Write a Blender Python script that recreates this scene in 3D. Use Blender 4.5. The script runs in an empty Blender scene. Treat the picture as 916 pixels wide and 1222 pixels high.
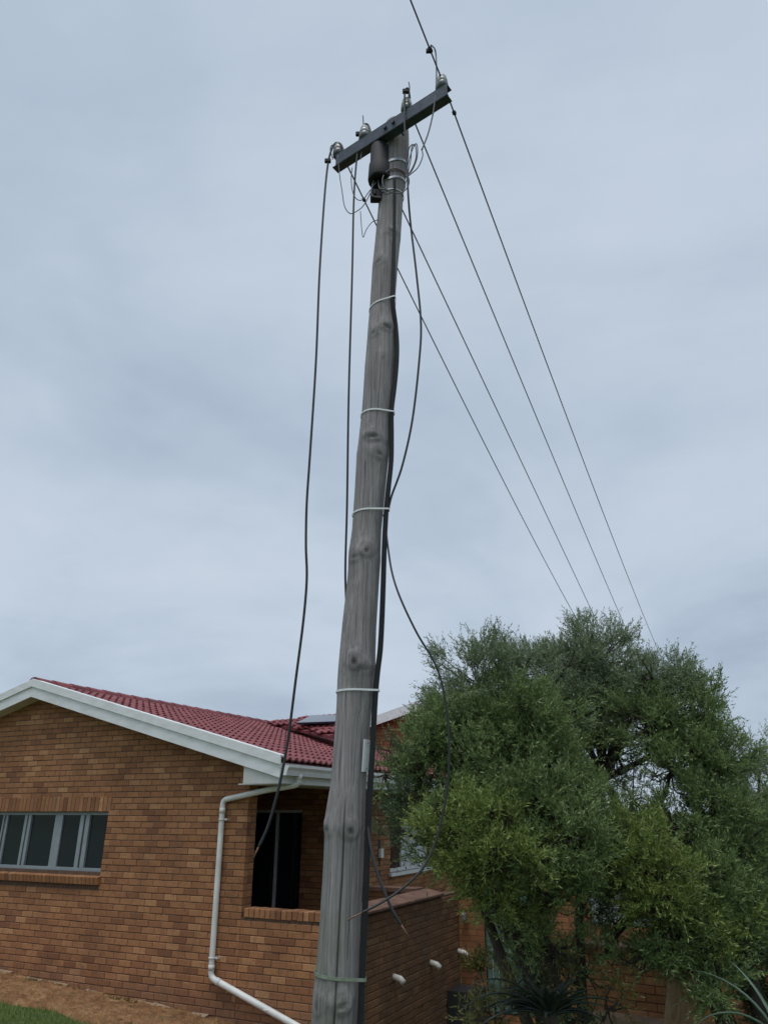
import bpy, bmesh, math, random
import numpy as np
from mathutils import Vector, Matrix
random.seed(7); rng = np.random.default_rng(11)
S = bpy.context.scene; C = S.collection
R = math.radians

# ------------------------------------------------------------------ camera
F, CX, CY, PITCH, CAMZ = 868.0, 458.0, 611.0, R(22.5), 2.5
cam = bpy.data.cameras.new('camera'); camo = bpy.data.objects.new('camera', cam); C.objects.link(camo)
camo.location = (0, 0, CAMZ); camo.rotation_euler = (R(90) + PITCH, 0, 0)
cam.sensor_fit = 'VERTICAL'; cam.sensor_height = 24; cam.lens = 24 * F / 1222
cam.clip_start = 0.05; cam.clip_end = 6000
S.camera = camo

# ------------------------------------------------------------------ overcast sky + weak sun
SUN_EL, SUN_AZ = R(73), R(200)          # azimuth clockwise from +Y (behind the camera, a little left)
world = bpy.data.worlds.new('World'); S.world = world; world.use_nodes = True
nt = world.node_tree; nt.nodes.clear()
def wn(t, **k):
    n = nt.nodes.new(t)
    for a, b in k.items(): setattr(n, a, b)
    return n
sky = wn('ShaderNodeTexSky', sky_type='NISHITA', sun_disc=False, sun_elevation=SUN_EL, sun_rotation=SUN_AZ)
tc = wn('ShaderNodeTexCoord'); sep = wn('ShaderNodeSeparateXYZ'); nt.links.new(tc.outputs['Generated'], sep.inputs[0])
ab = wn('ShaderNodeMath', operation='ABSOLUTE'); nt.links.new(sep.outputs[2], ab.inputs[0])
ad = wn('ShaderNodeMath', operation='ADD'); nt.links.new(ab.outputs[0], ad.inputs[0]); ad.inputs[1].default_value = 0.28
dx = wn('ShaderNodeMath', operation='DIVIDE'); nt.links.new(sep.outputs[0], dx.inputs[0]); nt.links.new(ad.outputs[0], dx.inputs[1])
dy = wn('ShaderNodeMath', operation='DIVIDE'); nt.links.new(sep.outputs[1], dy.inputs[0]); nt.links.new(ad.outputs[0], dy.inputs[1])
cmb = wn('ShaderNodeCombineXYZ'); nt.links.new(dx.outputs[0], cmb.inputs[0]); nt.links.new(dy.outputs[0], cmb.inputs[1])
mp = wn('ShaderNodeMapping'); nt.links.new(cmb.outputs[0], mp.inputs[0]); mp.inputs['Location'].default_value = (3.1, 1.7, 0.4)
n1 = wn('ShaderNodeTexNoise'); nt.links.new(mp.outputs[0], n1.inputs['Vector'])
n1.inputs['Scale'].default_value = 0.95; n1.inputs['Detail'].default_value = 6; n1.inputs['Roughness'].default_value = 0.52; n1.inputs['Distortion'].default_value = 0.5
n2 = wn('ShaderNodeTexNoise'); nt.links.new(mp.outputs[0], n2.inputs['Vector'])
n2.inputs['Scale'].default_value = 3.2; n2.inputs['Detail'].default_value = 8; n2.inputs['Roughness'].default_value = 0.55
mx = wn('ShaderNodeMix', data_type='FLOAT'); mx.inputs[0].default_value = 0.20
nt.links.new(n1.outputs[0], mx.inputs[2]); nt.links.new(n2.outputs[0], mx.inputs[3])
el = wn('ShaderNodeMapRange'); nt.links.new(ab.outputs[0], el.inputs[0]); el.inputs[1].default_value = 0.0; el.inputs[2].default_value = 0.9; el.inputs[3].default_value = -0.065; el.inputs[4].default_value = 0.075   # overcast: thicker cloud towards the horizon
sm = wn('ShaderNodeMath', operation='ADD'); nt.links.new(mx.outputs[0], sm.inputs[0]); nt.links.new(el.outputs[0], sm.inputs[1])
ramp = wn('ShaderNodeValToRGB'); nt.links.new(sm.outputs[0], ramp.inputs[0])
SKYC = [(0.28, (0.300, 0.370, 0.470)), (0.42, (0.405, 0.485, 0.585)), (0.54, (0.490, 0.565, 0.660)), (0.70, (0.580, 0.630, 0.715))]
ce = ramp.color_ramp.elements
ce[0].position, ce[0].color = SKYC[0][0], (*SKYC[0][1], 1)
ce[1].position, ce[1].color = SKYC[-1][0], (*SKYC[-1][1], 1)
for p, c in SKYC[1:-1]:
    e = ce.new(p); e.color = (*c, 1)
SKY_STRENGTH = 0.1
sc = wn('ShaderNodeVectorMath', operation='SCALE'); nt.links.new(ramp.outputs[0], sc.inputs[0]); sc.inputs['Scale'].default_value = 1.0 / SKY_STRENGTH
smix = wn('ShaderNodeMix', data_type='RGBA'); smix.inputs[0].default_value = 0.94
nt.links.new(sky.outputs[0], smix.inputs[6]); nt.links.new(sc.outputs[0], smix.inputs[7])
bg = wn('ShaderNodeBackground'); nt.links.new(smix.outputs[2], bg.inputs[0]); bg.inputs[1].default_value = SKY_STRENGTH
wo = wn('ShaderNodeOutputWorld'); nt.links.new(bg.outputs[0], wo.inputs[0])

sun = bpy.data.lights.new('sun', 'SUN'); suno = bpy.data.objects.new('sun', sun); C.objects.link(suno)
sun.energy = 1.35; sun.angle = R(28); sun.color = (1.0, 0.98, 0.95)
sd = Vector((math.sin(SUN_AZ) * math.cos(SUN_EL), math.cos(SUN_AZ) * math.cos(SUN_EL), math.sin(SUN_EL)))
suno.rotation_euler = sd.to_track_quat('Z', 'Y').to_euler(); suno.location = sd * 50
S.view_settings.view_transform = 'Standard'; S.view_settings.look = 'None'
S.view_settings.exposure = 0.17; S.view_settings.gamma = 1.0; S.view_settings.use_curve_mapping = False
S.render.engine = 'CYCLES'

# ------------------------------------------------------------------ pixel helpers (direction only; the distance is given)
def ray(x, y):
    u, v = x - CX, -(y - CY)
    return np.array([u, F * math.cos(PITCH) - v * math.sin(PITCH), F * math.sin(PITCH) + v * math.cos(PITCH)])
def W(x, y, Y):
    r = ray(x, y); r = r * Y / r[1]; return Vector((r[0], r[1], r[2] + CAMZ))
HA = R(25.9); D2 = np.array([math.sin(HA), math.cos(HA), 0]); ER = np.array([math.cos(HA), -math.sin(HA), 0])
H0 = np.array([-3.133, 11.6, 0.0])
def to_world(s, t, z): p = H0 + ER * s + D2 * t; return Vector((p[0], p[1], z))
def to_house(v): d = np.array([v[0], v[1], 0]) - H0; return float(d @ ER), float(d @ D2)
def on_t(x, y, t):
    r = ray(x, y); k = (H0 @ D2 + t) / (r @ D2); q = r * k; return Vector((q[0], q[1], q[2] + CAMZ))
def local_t(x, y, t):
    q = on_t(x, y, t); return Vector((to_house(q)[0], t, q.z))

# ------------------------------------------------------------------ materials
MATS = {}
class NB:
    def __init__(s, name):
        s.m = bpy.data.materials.new(name); s.m.use_nodes = True; s.t = s.m.node_tree; s.t.nodes.clear()
        s.out = s.n('ShaderNodeOutputMaterial'); s.b = s.n('ShaderNodeBsdfPrincipled'); s.l(s.b.outputs[0], s.out.inputs[0]); MATS[name] = s.m
    def n(s, t, **k):
        n = s.t.nodes.new(t)
        for a, b in k.items(): setattr(n, a, b)
        return n
    def l(s, a, b): s.t.links.new(a, b)
    def set(s, **k):
        for a, v in k.items(): s.b.inputs[a.replace('_', ' ')].default_value = v
        return s
    def noise(s, scale, detail=4, rough=0.55, vec=None, sx=(1, 1, 1)):
        n = s.n('ShaderNodeTexNoise'); n.inputs['Scale'].default_value = scale; n.inputs['Detail'].default_value = detail; n.inputs['Roughness'].default_value = rough
        if vec is None: vec = s.n('ShaderNodeTexCoord').outputs['Object']
        if sx != (1, 1, 1):
            m = s.n('ShaderNodeMapping'); m.inputs['Scale'].default_value = sx; s.l(vec, m.inputs[0]); vec = m.outputs[0]
        s.l(vec, n.inputs['Vector']); return n.outputs[0]
    def pos(s): return s.n('ShaderNodeNewGeometry').outputs['Position']
    def ramp(s, fac, stops):
        r = s.n('ShaderNodeValToRGB'); s.l(fac, r.inputs[0]); e = r.color_ramp.elements
        e[0].position, e[0].color = stops[0][0], (*stops[0][1], 1); e[1].position, e[1].color = stops[-1][0], (*stops[-1][1], 1)
        for p, c in stops[1:-1]: e.new(p).color = (*c, 1)
        return r.outputs[0]
    def mix(s, fac, a, b, mode='MIX'):
        m = s.n('ShaderNodeMix', data_type='RGBA', blend_type=mode)
        for i, v in ((0, fac), (6, a), (7, b)):
            if isinstance(v, (int, float)): m.inputs[i].default_value = v
            elif isinstance(v, tuple): m.inputs[i].default_value = (*v, 1)
            else: s.l(v, m.inputs[i])
        return m.outputs[2]
    def math(s, op, a, b=0.0):
        m = s.n('ShaderNodeMath', operation=op)
        for i, v in ((0, a), (1, b)):
            if isinstance(v, (int, float)): m.inputs[i].default_value = v
            else: s.l(v, m.inputs[i])
        return m.outputs[0]
    def rand(s):
        a = s.n('ShaderNodeObjectInfo').outputs['Random']; b = s.n('ShaderNodeNewGeometry').outputs['Random Per Island']
        return s.math('FRACT', s.math('ADD', a, b))
    def color(s, c): s.l(c, s.b.inputs['Base Color']); return s
    def bump(s, h, strength=0.3, dist=0.01):
        n = s.n('ShaderNodeBump'); n.inputs['Strength'].default_value = strength; n.inputs['Distance'].default_value = dist
        s.l(h, n.inputs['Height']); s.l(n.outputs[0], s.b.inputs['Normal']); return s

def plain(name, col, rough=0.6, metal=0.0, var=0.25, scale=8, bump=0.1):
    m = NB(name); p = m.pos(); n = m.noise(scale, 5, 0.6, p)
    m.color(m.mix(1.0, col, m.ramp(n, [(0.3, (1 - var,) * 3), (0.7, (1 + var * 0.4,) * 3)]), 'MULTIPLY')); m.set(Roughness=rough, Metallic=metal)
    if bump: m.bump(m.noise(scale * 6, 4, 0.6, p), bump, 0.005)
    return m.m

BR = [(0.0, (0.205, 0.088, 0.041)), (0.12, (0.275, 0.122, 0.055)), (0.5, (0.322, 0.149, 0.066)), (0.88, (0.362, 0.174, 0.078)), (1.0, (0.435, 0.232, 0.112))]
m = NB('brick'); p = m.pos(); r = m.rand()
c = m.ramp(r, BR)
fine = m.noise(45, 6, 0.7, p); big = m.noise(1.3, 4, 0.55, p); sp = m.noise(13, 4, 0.6, p)
c = m.mix(0.8, c, m.ramp(fine, [(0.3, (0.62, 0.58, 0.55)), (0.5, (1, 1, 1)), (0.72, (1.22, 1.16, 1.1))]), 'MULTIPLY')
c = m.mix(0.75, c, m.ramp(big, [(0.3, (0.74, 0.70, 0.68)), (0.6, (1.1, 1.08, 1.05))]), 'MULTIPLY')
c = m.mix(m.ramp(sp, [(0.56, (0, 0, 0)), (0.75, (0.55, 0.55, 0.55))]), c, (0.13, 0.062, 0.036))
zc = m.n('ShaderNodeSeparateXYZ'); m.l(p, zc.inputs[0]); dn = m.math('SUBTRACT', m.math('MULTIPLY', m.noise(2.2, 6, 0.7, p), 1.1), zc.outputs[2])
c = m.mix(m.ramp(dn, [(0.05, (0, 0, 0)), (0.5, (0.55, 0.55, 0.55))]), c, (0.15, 0.085, 0.055))
st = m.noise(1.0, 6, 0.7, p, (5, 5, .7)); c = m.mix(m.ramp(st, [(0.56, (0, 0, 0)), (0.74, (0.42, 0.42, 0.42))]), c, (0.135, 0.085, 0.058))
m.color(c).set(Roughness=0.88).bump(m.mix(0.5, fine, sp), 0.7, 0.007)
m = NB('brick_stained_shaded'); p = m.pos(); r = m.rand()
c = m.ramp(r, [(q, tuple(v * .82 for v in cc)) for q, cc in BR]); fine = m.noise(45, 6, 0.7, p); sp = m.noise(13, 4, 0.6, p)  # tones darkened overall: some flank shade put into the colour, weather stains follow
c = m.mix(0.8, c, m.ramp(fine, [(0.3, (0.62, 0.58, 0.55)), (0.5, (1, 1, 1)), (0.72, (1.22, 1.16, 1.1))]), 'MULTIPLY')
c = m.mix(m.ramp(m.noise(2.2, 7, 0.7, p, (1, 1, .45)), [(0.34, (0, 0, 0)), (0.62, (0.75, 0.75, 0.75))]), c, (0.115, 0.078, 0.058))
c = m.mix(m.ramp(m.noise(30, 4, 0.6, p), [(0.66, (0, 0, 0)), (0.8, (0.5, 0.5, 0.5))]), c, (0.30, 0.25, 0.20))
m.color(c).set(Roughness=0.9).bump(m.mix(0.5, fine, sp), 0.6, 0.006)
m = NB('mortar'); p = m.pos()
m.color(m.ramp(m.noise(20, 5, 0.6, p), [(0.3, (0.075, 0.045, 0.03)), (0.7, (0.15, 0.092, 0.06))])).set(Roughness=0.95).bump(m.noise(90, 3, 0.6, p), 0.5, 0.005)

m = NB('far_brick')
co = m.n('ShaderNodeTexCoord').outputs['UV']; bt = m.n('ShaderNodeTexBrick'); m.l(co, bt.inputs['Vector'])
bt.inputs['Scale'].default_value = 1.0; bt.inputs['Brick Width'].default_value = 0.232; bt.inputs['Row Height'].default_value = 0.085; bt.inputs['Mortar Size'].default_value = 0.006
bt.inputs['Color1'].default_value = (0.30, 0.125, 0.055, 1); bt.inputs['Color2'].default_value = (0.41, 0.185, 0.08, 1); bt.inputs['Mortar'].default_value = (0.16, 0.085, 0.05, 1)
p = m.pos(); m.color(m.mix(0.8, bt.outputs[0], m.ramp(m.noise(3, 6, 0.65, p), [(0.3, (0.65, 0.62, 0.6)), (0.7, (1.12, 1.1, 1.08))]), 'MULTIPLY')).set(Roughness=0.88)
inv = m.math('SUBTRACT', 1.0, bt.outputs[1]); m.bump(inv, 0.6, 0.01)

m = NB('roof_tile'); p = m.pos(); r = m.rand()
c = m.ramp(r, [(0.0, (0.175, 0.038, 0.044)), (0.5, (0.22, 0.052, 0.058)), (1.0, (0.265, 0.07, 0.074))])
c = m.mix(0.7, c, m.ramp(m.noise(5, 6, 0.65, p), [(0.3, (0.7, 0.72, 0.74)), (0.7, (1.2, 1.15, 1.12))]), 'MULTIPLY')
c = m.mix(m.ramp(m.noise(1.7, 5, 0.7, p), [(0.55, (0, 0, 0)), (0.75, (0.35, 0.35, 0.35))]), c, (0.16, 0.07, 0.06))
m.color(c).set(Roughness=0.62).bump(m.noise(60, 4, 0.6, p), 0.3, 0.004)

m = NB('white_paint'); p = m.pos()
c = m.mix(1.0, (0.80, 0.81, 0.815), m.ramp(m.noise(4, 6, 0.6, p, (1, 1, 3)), [(0.25, (0.80, 0.80, 0.77)), (0.6, (1, 1, 1))]), 'MULTIPLY')
c = m.mix(m.ramp(m.noise(9, 6, 0.7, p), [(0.62, (0, 0, 0)), (0.8, (0.35, 0.35, 0.35))]), c, (0.36, 0.34, 0.29))
m.color(c).set(Roughness=0.5).bump(m.noise(40, 3, 0.5, p), 0.08, 0.003)
plain('pvc', (0.74, 0.75, 0.72), 0.42, 0, 0.22, 3, 0.05)
plain('soffit', (0.55, 0.56, 0.53), 0.7, 0, 0.2, 3, 0.05)
plain('window_frame', (0.31, 0.35, 0.365), 0.45, 0.3, 0.15, 6, 0.03)
plain('door_frame', (0.85, 0.87, 0.88), 0.4, 0.0, 0.1, 6, 0.02)
plain('dark_frame', (0.05, 0.055, 0.06), 0.4, 0.4, 0.1, 6, 0.02)
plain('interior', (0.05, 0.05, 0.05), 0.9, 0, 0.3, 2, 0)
plain('curtain', (0.6, 0.62, 0.63), 0.9, 0, 0.25, 5, 0.1)
plain('terracotta', (0.185, 0.100, 0.068), 0.85, 0, 0.45, 5, 0.4)
plain('concrete', (0.33, 0.235, 0.16), 0.9, 0, 0.4, 5, 0.4)
plain('steel', (0.085, 0.10, 0.125), 0.55, 0.55, 0.35, 14, 0.2)
plain('rust', (0.16, 0.09, 0.07), 0.7, 0.3, 0.4, 30, 0.3)
plain('band_metal', (0.42, 0.45, 0.47), 0.4, 0.8, 0.3, 20, 0.15)
plain('black_plastic', (0.010, 0.011, 0.014), 0.75, 0, 0.3, 10, 0.05)
plain('cable', (0.024, 0.026, 0.030), 0.55, 0, 0.2, 6, 0)
plain('conductor', (0.055, 0.058, 0.065), 0.6, 0.2, 0.2, 6, 0)
plain('thin_wire', (0.11, 0.112, 0.125), 0.55, 0.2, 0.2, 6, 0)
plain('copper', (0.24, 0.13, 0.095), 0.55, 0.4, 0.35, 60, 0.2)
plain('tie_white', (0.80, 0.82, 0.82), 0.45, 0, 0.12, 30, 0.03)
plain('tie_green', (0.24, 0.29, 0.22), 0.6, 0, 0.35, 30, 0.1)
plain('plaque', (0.90, 0.91, 0.92), 0.35, 0, 0.12, 30, 0.03)
plain('plaque_mark', (0.25, 0.25, 0.27), 0.6, 0, 0.2, 60, 0)
m = NB('porcelain'); p = m.pos(); m.color(m.ramp(m.noise(30, 5, 0.6, p), [(0.3, (0.36, 0.37, 0.36)), (0.7, (0.56, 0.57, 0.55))])).set(Roughness=0.3)
plain('porcelain_dark', (0.17, 0.18, 0.19), 0.35, 0, 0.3, 30, 0.05)
plain('weep_pipe', (0.72, 0.71, 0.66), 0.5, 0, 0.25, 20, 0.05)
plain('green_door', (0.13, 0.22, 0.19), 0.6, 0, 0.35, 4, 0.1)
plain('bark', (0.055, 0.045, 0.036), 0.95, 0, 0.5, 14, 0.8)
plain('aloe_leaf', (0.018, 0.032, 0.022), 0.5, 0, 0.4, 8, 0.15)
plain('agave_leaf', (0.12, 0.19, 0.13), 0.5, 0, 0.3, 8, 0.12)
m = NB('ochre_plaster'); p = m.pos()
c = m.ramp(m.noise(3.5, 7, 0.7, p), [(0.3, (0.26, 0.165, 0.088)), (0.7, (0.48, 0.33, 0.185))])
m.color(c).set(Roughness=0.95).bump(m.noise(28, 6, 0.7, p), 1.0, 0.03)

m = NB('glass_dark'); m.set(Base_Color=(0.020, 0.024, 0.034, 1), Roughness=0.04, IOR=1.45); m.b.inputs['Specular IOR Level'].default_value = 0.7
m = NB('sky_reflection_glass'); m.set(Base_Color=(0.45, 0.5, 0.55, 1), Roughness=0.15)  # pale base colour stands in for the sky reflected in the pane
m = NB('solar'); m.set(Base_Color=(0.02, 0.03, 0.06, 1), Roughness=0.05, IOR=1.5)

m = NB('old_wood'); co = m.n('ShaderNodeTexCoord').outputs['Object']
g1 = m.noise(1.0, 7, 0.65, co, (52, 52, 1.1)); g2 = m.noise(1.0, 5, 0.6, co, (150, 150, 2.5)); g3 = m.noise(1.2, 5, 0.6, co)
c = m.ramp(g1, [(0.28, (0.165, 0.15, 0.155)), (0.46, (0.30, 0.275, 0.28)), (0.62, (0.40, 0.372, 0.375)), (0.8, (0.52, 0.49, 0.488))])
c = m.mix(0.7, c, m.ramp(g2, [(0.3, (0.6, 0.6, 0.6)), (0.6, (1.08, 1.08, 1.08))]), 'MULTIPLY')
c = m.mix(0.6, c, m.ramp(g3, [(0.3, (0.78, 0.78, 0.80)), (0.7, (1.15, 1.13, 1.1))]), 'MULTIPLY')
ck = m.noise(1.0, 4, 0.6, co, (70, 70, .55)); ckm = m.ramp(ck, [(0.488, (0, 0, 0)), (0.5, (0.85, 0.85, 0.85)), (0.512, (0, 0, 0))])
ckm = m.mix(m.ramp(m.noise(1.0, 3, 0.5, co, (6, 6, .8)), [(0.42, (0, 0, 0)), (0.58, (1, 1, 1))]), (0, 0, 0), ckm)
c = m.mix(ckm, c, (0.06, 0.053, 0.05))
dk = m.noise(1.0, 5, 0.65, co, (3, 3, 1.6)); c = m.mix(m.ramp(dk, [(0.5, (0, 0, 0)), (0.72, (0.5, 0.5, 0.5))]), c, (0.14, 0.125, 0.118))
at = m.n('ShaderNodeAttribute', attribute_name='knot').outputs['Fac']
c = m.mix(at, c, (0.075, 0.066, 0.06))
al = m.n('ShaderNodeAttribute', attribute_name='algae').outputs['Fac']
alf = m.math('MULTIPLY', al, m.ramp(m.noise(5, 6, 0.7, co, (1, 1, 0.5)), [(0.35, (0, 0, 0)), (0.65, (0.75, 0.75, 0.75))]))
c = m.mix(alf, c, (0.15, 0.185, 0.12))
m.color(c).set(Roughness=0.88).bump(m.mix(0.5, g1, g2), 0.85, 0.018)

def leafmat(name, stops, trans=0.25):
    m = NB(name); r = m.n('ShaderNodeNewGeometry').outputs['Random Per Island']; m.color(m.ramp(r, stops)).set(Roughness=0.5)
    tr = m.n('ShaderNodeBsdfTranslucent'); m.l(m.ramp(r, [(q, tuple(min(1, v * 1.3) for v in cc)) for q, cc in stops]), tr.inputs[0])
    ms = m.n('ShaderNodeMixShader'); ms.inputs[0].default_value = trans; m.l(m.b.outputs[0], ms.inputs[1]); m.l(tr.outputs[0], ms.inputs[2]); m.l(ms.outputs[0], m.out.inputs[0])
    return m.m
leafmat('leaf_grey', [(0, (0.111, 0.150, 0.081)), (0.6, (0.195, 0.254, 0.137)), (1, (0.351, 0.416, 0.254))])
leafmat('leaf_green', [(0, (0.091, 0.140, 0.051)), (0.6, (0.171, 0.244, 0.085)), (1, (0.305, 0.390, 0.152))])
leafmat('leaf_yellow', [(0, (0.106, 0.157, 0.040)), (0.6, (0.207, 0.274, 0.067)), (1, (0.370, 0.426, 0.129))])
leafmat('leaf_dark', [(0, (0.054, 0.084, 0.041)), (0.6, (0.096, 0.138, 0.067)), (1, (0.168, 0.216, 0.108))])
leafmat('leaf_dry', [(0, (0.10, 0.075, 0.03)), (0.5, (0.17, 0.15, 0.045)), (1, (0.13, 0.17, 0.05))])
leafmat('grass_blade', [(0, (0.075, 0.125, 0.022)), (0.6, (0.125, 0.20, 0.035)), (1, (0.22, 0.28, 0.07))], 0.3)
m = NB('grass_soil'); p = m.pos(); m.color(m.ramp(m.noise(6, 6, 0.65, p), [(0.3, (0.05, 0.075, 0.02)), (0.7, (0.10, 0.15, 0.035))])).set(Roughness=0.95).bump(m.noise(60, 4, 0.6, p), 0.8, 0.02)
m = NB('bare_soil'); p = m.pos()
c = m.ramp(m.noise(4, 7, 0.7, p), [(0.30, (0.16, 0.078, 0.036)), (0.48, (0.35, 0.175, 0.072)), (0.66, (0.52, 0.30, 0.145))])
c = m.mix(m.ramp(m.noise(3.1, 5, 0.65, p), [(0.58, (0, 0, 0)), (0.7, (0.7, 0.7, 0.7))]), c, (0.12, 0.13, 0.045))
c = m.mix(0.8, c, m.ramp(m.noise(26, 5, 0.7, p), [(0.3, (0.55, 0.55, 0.55)), (0.65, (1.2, 1.2, 1.2))]), 'MULTIPLY')
m.color(c).set(Roughness=0.97).bump(m.noise(22, 6, 0.75, p), 1.0, 0.05)

# ------------------------------------------------------------------ mesh helpers
def tag(o, label=None, cat=None, group=None, kind=None):
    for k, v in (('label', label), ('category', cat), ('group', group), ('kind', kind)):
        if v: o[k] = v
    return o
def empty(name, label, cat, loc=(0, 0, 0), rz=0.0, group=None):
    o = bpy.data.objects.new(name, None); C.objects.link(o); o.location = loc; o.rotation_euler = (0, 0, rz); o.empty_display_size = 0.2
    return tag(o, label, cat, group)
def link(name, me, mat=None, parent=None, smooth=False):
    if mat:
        for q in (mat if isinstance(mat, (list, tuple)) else [mat]): me.materials.append(MATS[q])
    if smooth and len(me.polygons): me.polygons.foreach_set('use_smooth', [True] * len(me.polygons))
    o = bpy.data.objects.new(name, me); C.objects.link(o)
    if parent: o.parent = parent
    return o
class MB:
    def __init__(s): s.v = []; s.f = []
    def add(s, v, f):
        b = len(s.v); s.v += [tuple(q) for q in v]; s.f += [tuple(i + b for i in q) for q in f]; return s
    def box(s, x0, x1, y0, y1, z0, z1):
        return s.add([(x0, y0, z0), (x1, y0, z0), (x1, y1, z0), (x0, y1, z0), (x0, y0, z1), (x1, y0, z1), (x1, y1, z1), (x0, y1, z1)],
                     [(0, 3, 2, 1), (4, 5, 6, 7), (0, 1, 5, 4), (1, 2, 6, 5), (2, 3, 7, 6), (3, 0, 4, 7)])
    def hexa(s, a, b):   # two quads (lists of 4 points), a -> b
        return s.add(list(a) + list(b), [(3, 2, 1, 0), (4, 5, 6, 7), (0, 1, 5, 4), (1, 2, 6, 5), (2, 3, 7, 6), (3, 0, 4, 7)])
    def tube(s, pts, rad, n=8, cap=True):
        pts = [Vector(p) for p in pts]; rad = rad if isinstance(rad, (list, tuple)) else [rad] * len(pts)
        T = [(pts[min(i + 1, len(pts) - 1)] - pts[max(i - 1, 0)]).normalized() for i in range(len(pts))]
        u = T[0].orthogonal().normalized(); vs = []; fs = []
        for i, p in enumerate(pts):
            u = (u - T[i] * u.dot(T[i])); u = u.normalized() if u.length > 1e-6 else T[i].orthogonal().normalized()
            w = T[i].cross(u)
            for k in range(n):
                a = 2 * math.pi * k / n; vs.append(p + (u * math.cos(a) + w * math.sin(a)) * rad[i])
        for i in range(len(pts) - 1):
            for k in range(n): fs.append((i * n + k, i * n + (k + 1) % n, (i + 1) * n + (k + 1) % n, (i + 1) * n + k))
        if cap: fs += [tuple(range(n - 1, -1, -1)), tuple((len(pts) - 1) * n + k for k in range(n))]
        return s.add(vs, fs)
    def lathe(s, c, prof, n=20, axis=Vector((0, 0, 1))):
        q = axis.to_track_quat('Z', 'Y').to_matrix(); vs = []; fs = []
        for r, z in prof:
            for k in range(n):
                a = 2 * math.pi * k / n; vs.append(Vector(c) + q @ Vector((r * math.cos(a), r * math.sin(a), z)))
        for i in range(len(prof) - 1):
            for k in range(n): fs.append((i * n + k, i * n + (k + 1) % n, (i + 1) * n + (k + 1) % n, (i + 1) * n + k))
        fs += [tuple(range(n - 1, -1, -1)), tuple((len(prof) - 1) * n + k for k in range(n))]
        return s.add(vs, fs)
    def mesh(s, name):
        me = bpy.data.meshes.new(name); me.from_pydata([tuple(q) for q in s.v], [], s.f); me.update(); return me
    def build(s, name, mat, parent=None, smooth=False): return link(name, s.mesh(name), mat, parent, smooth)
def smooth_path(pts, n=8):
    P = [Vector(p) for p in pts]; out = []
    for i in range(len(P) - 1):
        a, b, c, d = P[max(i - 1, 0)], P[i], P[i + 1], P[min(i + 2, len(P) - 1)]
        for k in range(n):
            t = k / n; out.append(0.5 * ((2 * b) + (c - a) * t + (2 * a - 5 * b + 4 * c - d) * t * t + (3 * b - a - 3 * c + d) * t ** 3))
    return out + [P[-1]]
def bevel(o, w=0.004, seg=1):
    m = o.modifiers.new('bevel', 'BEVEL'); m.width = w; m.segments = seg; m.limit_method = 'ANGLE'; return o

# ------------------------------------------------------------------ ground
def gz(s, t):
    b = float(np.interp(s, [-40, -3, 1.25, 3, 6, 20, 60], [0.9, 0.235, 0.02, -0.5, -0.75, -0.8, -0.8]))
    if t < 0: k = min(1.0, -t / 9.0); b += (0.9 - b) * k
    return b
def axis(lo, hi, fine0, fine1, step):
    a = list(np.arange(fine0, fine1 + 1e-6, step)); d = step
    while a[-1] < hi: d *= 1.5; a.append(a[-1] + d)
    d = step
    while a[0] > lo: d *= 1.5; a.insert(0, a[0] - d)
    return a
ss, ts = axis(-2500, 2500, -10, 14, 0.4), axis(-2500, 2500, -12, 8, 0.4)
vs = [tuple(to_world(s, t, gz(s, t))) for t in ts for s in ss]; n = len(ss)
me = bpy.data.meshes.new('ground'); me.from_pydata(vs, [], [(j * n + i, j * n + i + 1, (j + 1) * n + i + 1, (j + 1) * n + i) for j in range(len(ts) - 1) for i in range(n - 1)])
tag(link('ground', me, 'grass_soil', None, True), kind='structure')
# bare soil bed along the house wall
BED = 1.3
def bed_edge(s): return -(BED + 0.07 * math.sin(2.3 * s) + 0.05 * math.sin(5.1 * s + 1))
vs, fs = [], []; NS, NT = 320, 30
for i in range(NS + 1):
    s = -8 + 13 * i / NS
    for j in range(NT + 1):
        t = bed_edge(s) * (1 - j / NT) + 0.02 * (j == NT)
        z = gz(s, t) + 0.012 + 0.05 * math.sin(math.pi * j / NT) * (0.6 + 0.4 * math.sin(3.7 * s)) + random.uniform(0, 0.05)
        if j == 0: z = gz(s, t) - 0.02
        vs.append(tuple(to_world(s, t, z)))
for i in range(NS):
    for j in range(NT): a = i * (NT + 1) + j; fs.append((a, a + NT + 1, a + NT + 2, a + 1))
me = bpy.data.meshes.new('garden_bed'); me.from_pydata(vs, [], fs); tag(link('garden_bed', me, 'bare_soil', None, True), kind='structure')
# broken concrete edging at the foot of the wall
mb = MB(); s = -8.0
while s < 0.9:
    L = random.uniform(0.25, 0.6); wd = random.uniform(0.07, 0.15)
    if random.random() < 0.82:
        z = gz(s, -0.05) + random.uniform(0.02, 0.06); z2 = gz(s + L, -0.05) + random.uniform(0.02, 0.06)
        a = [(s, -0.005, z - .1), (s, -wd, z - .1), (s, -wd * .9, z), (s, -0.005, z + .015)]; b = [(s + L, -0.005, z2 - .1), (s + L, -wd * random.uniform(.7, 1.1), z2 - .1), (s + L, -wd * .8, z2), (s + L, -0.005, z2 + .015)]
        mb.hexa(a, b)
    s += L + random.uniform(0.0, 0.06)
mb.v = [tuple(to_world(*q)) for q in mb.v]
tag(mb.build('path_edging', 'concrete'), kind='structure')
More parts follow.
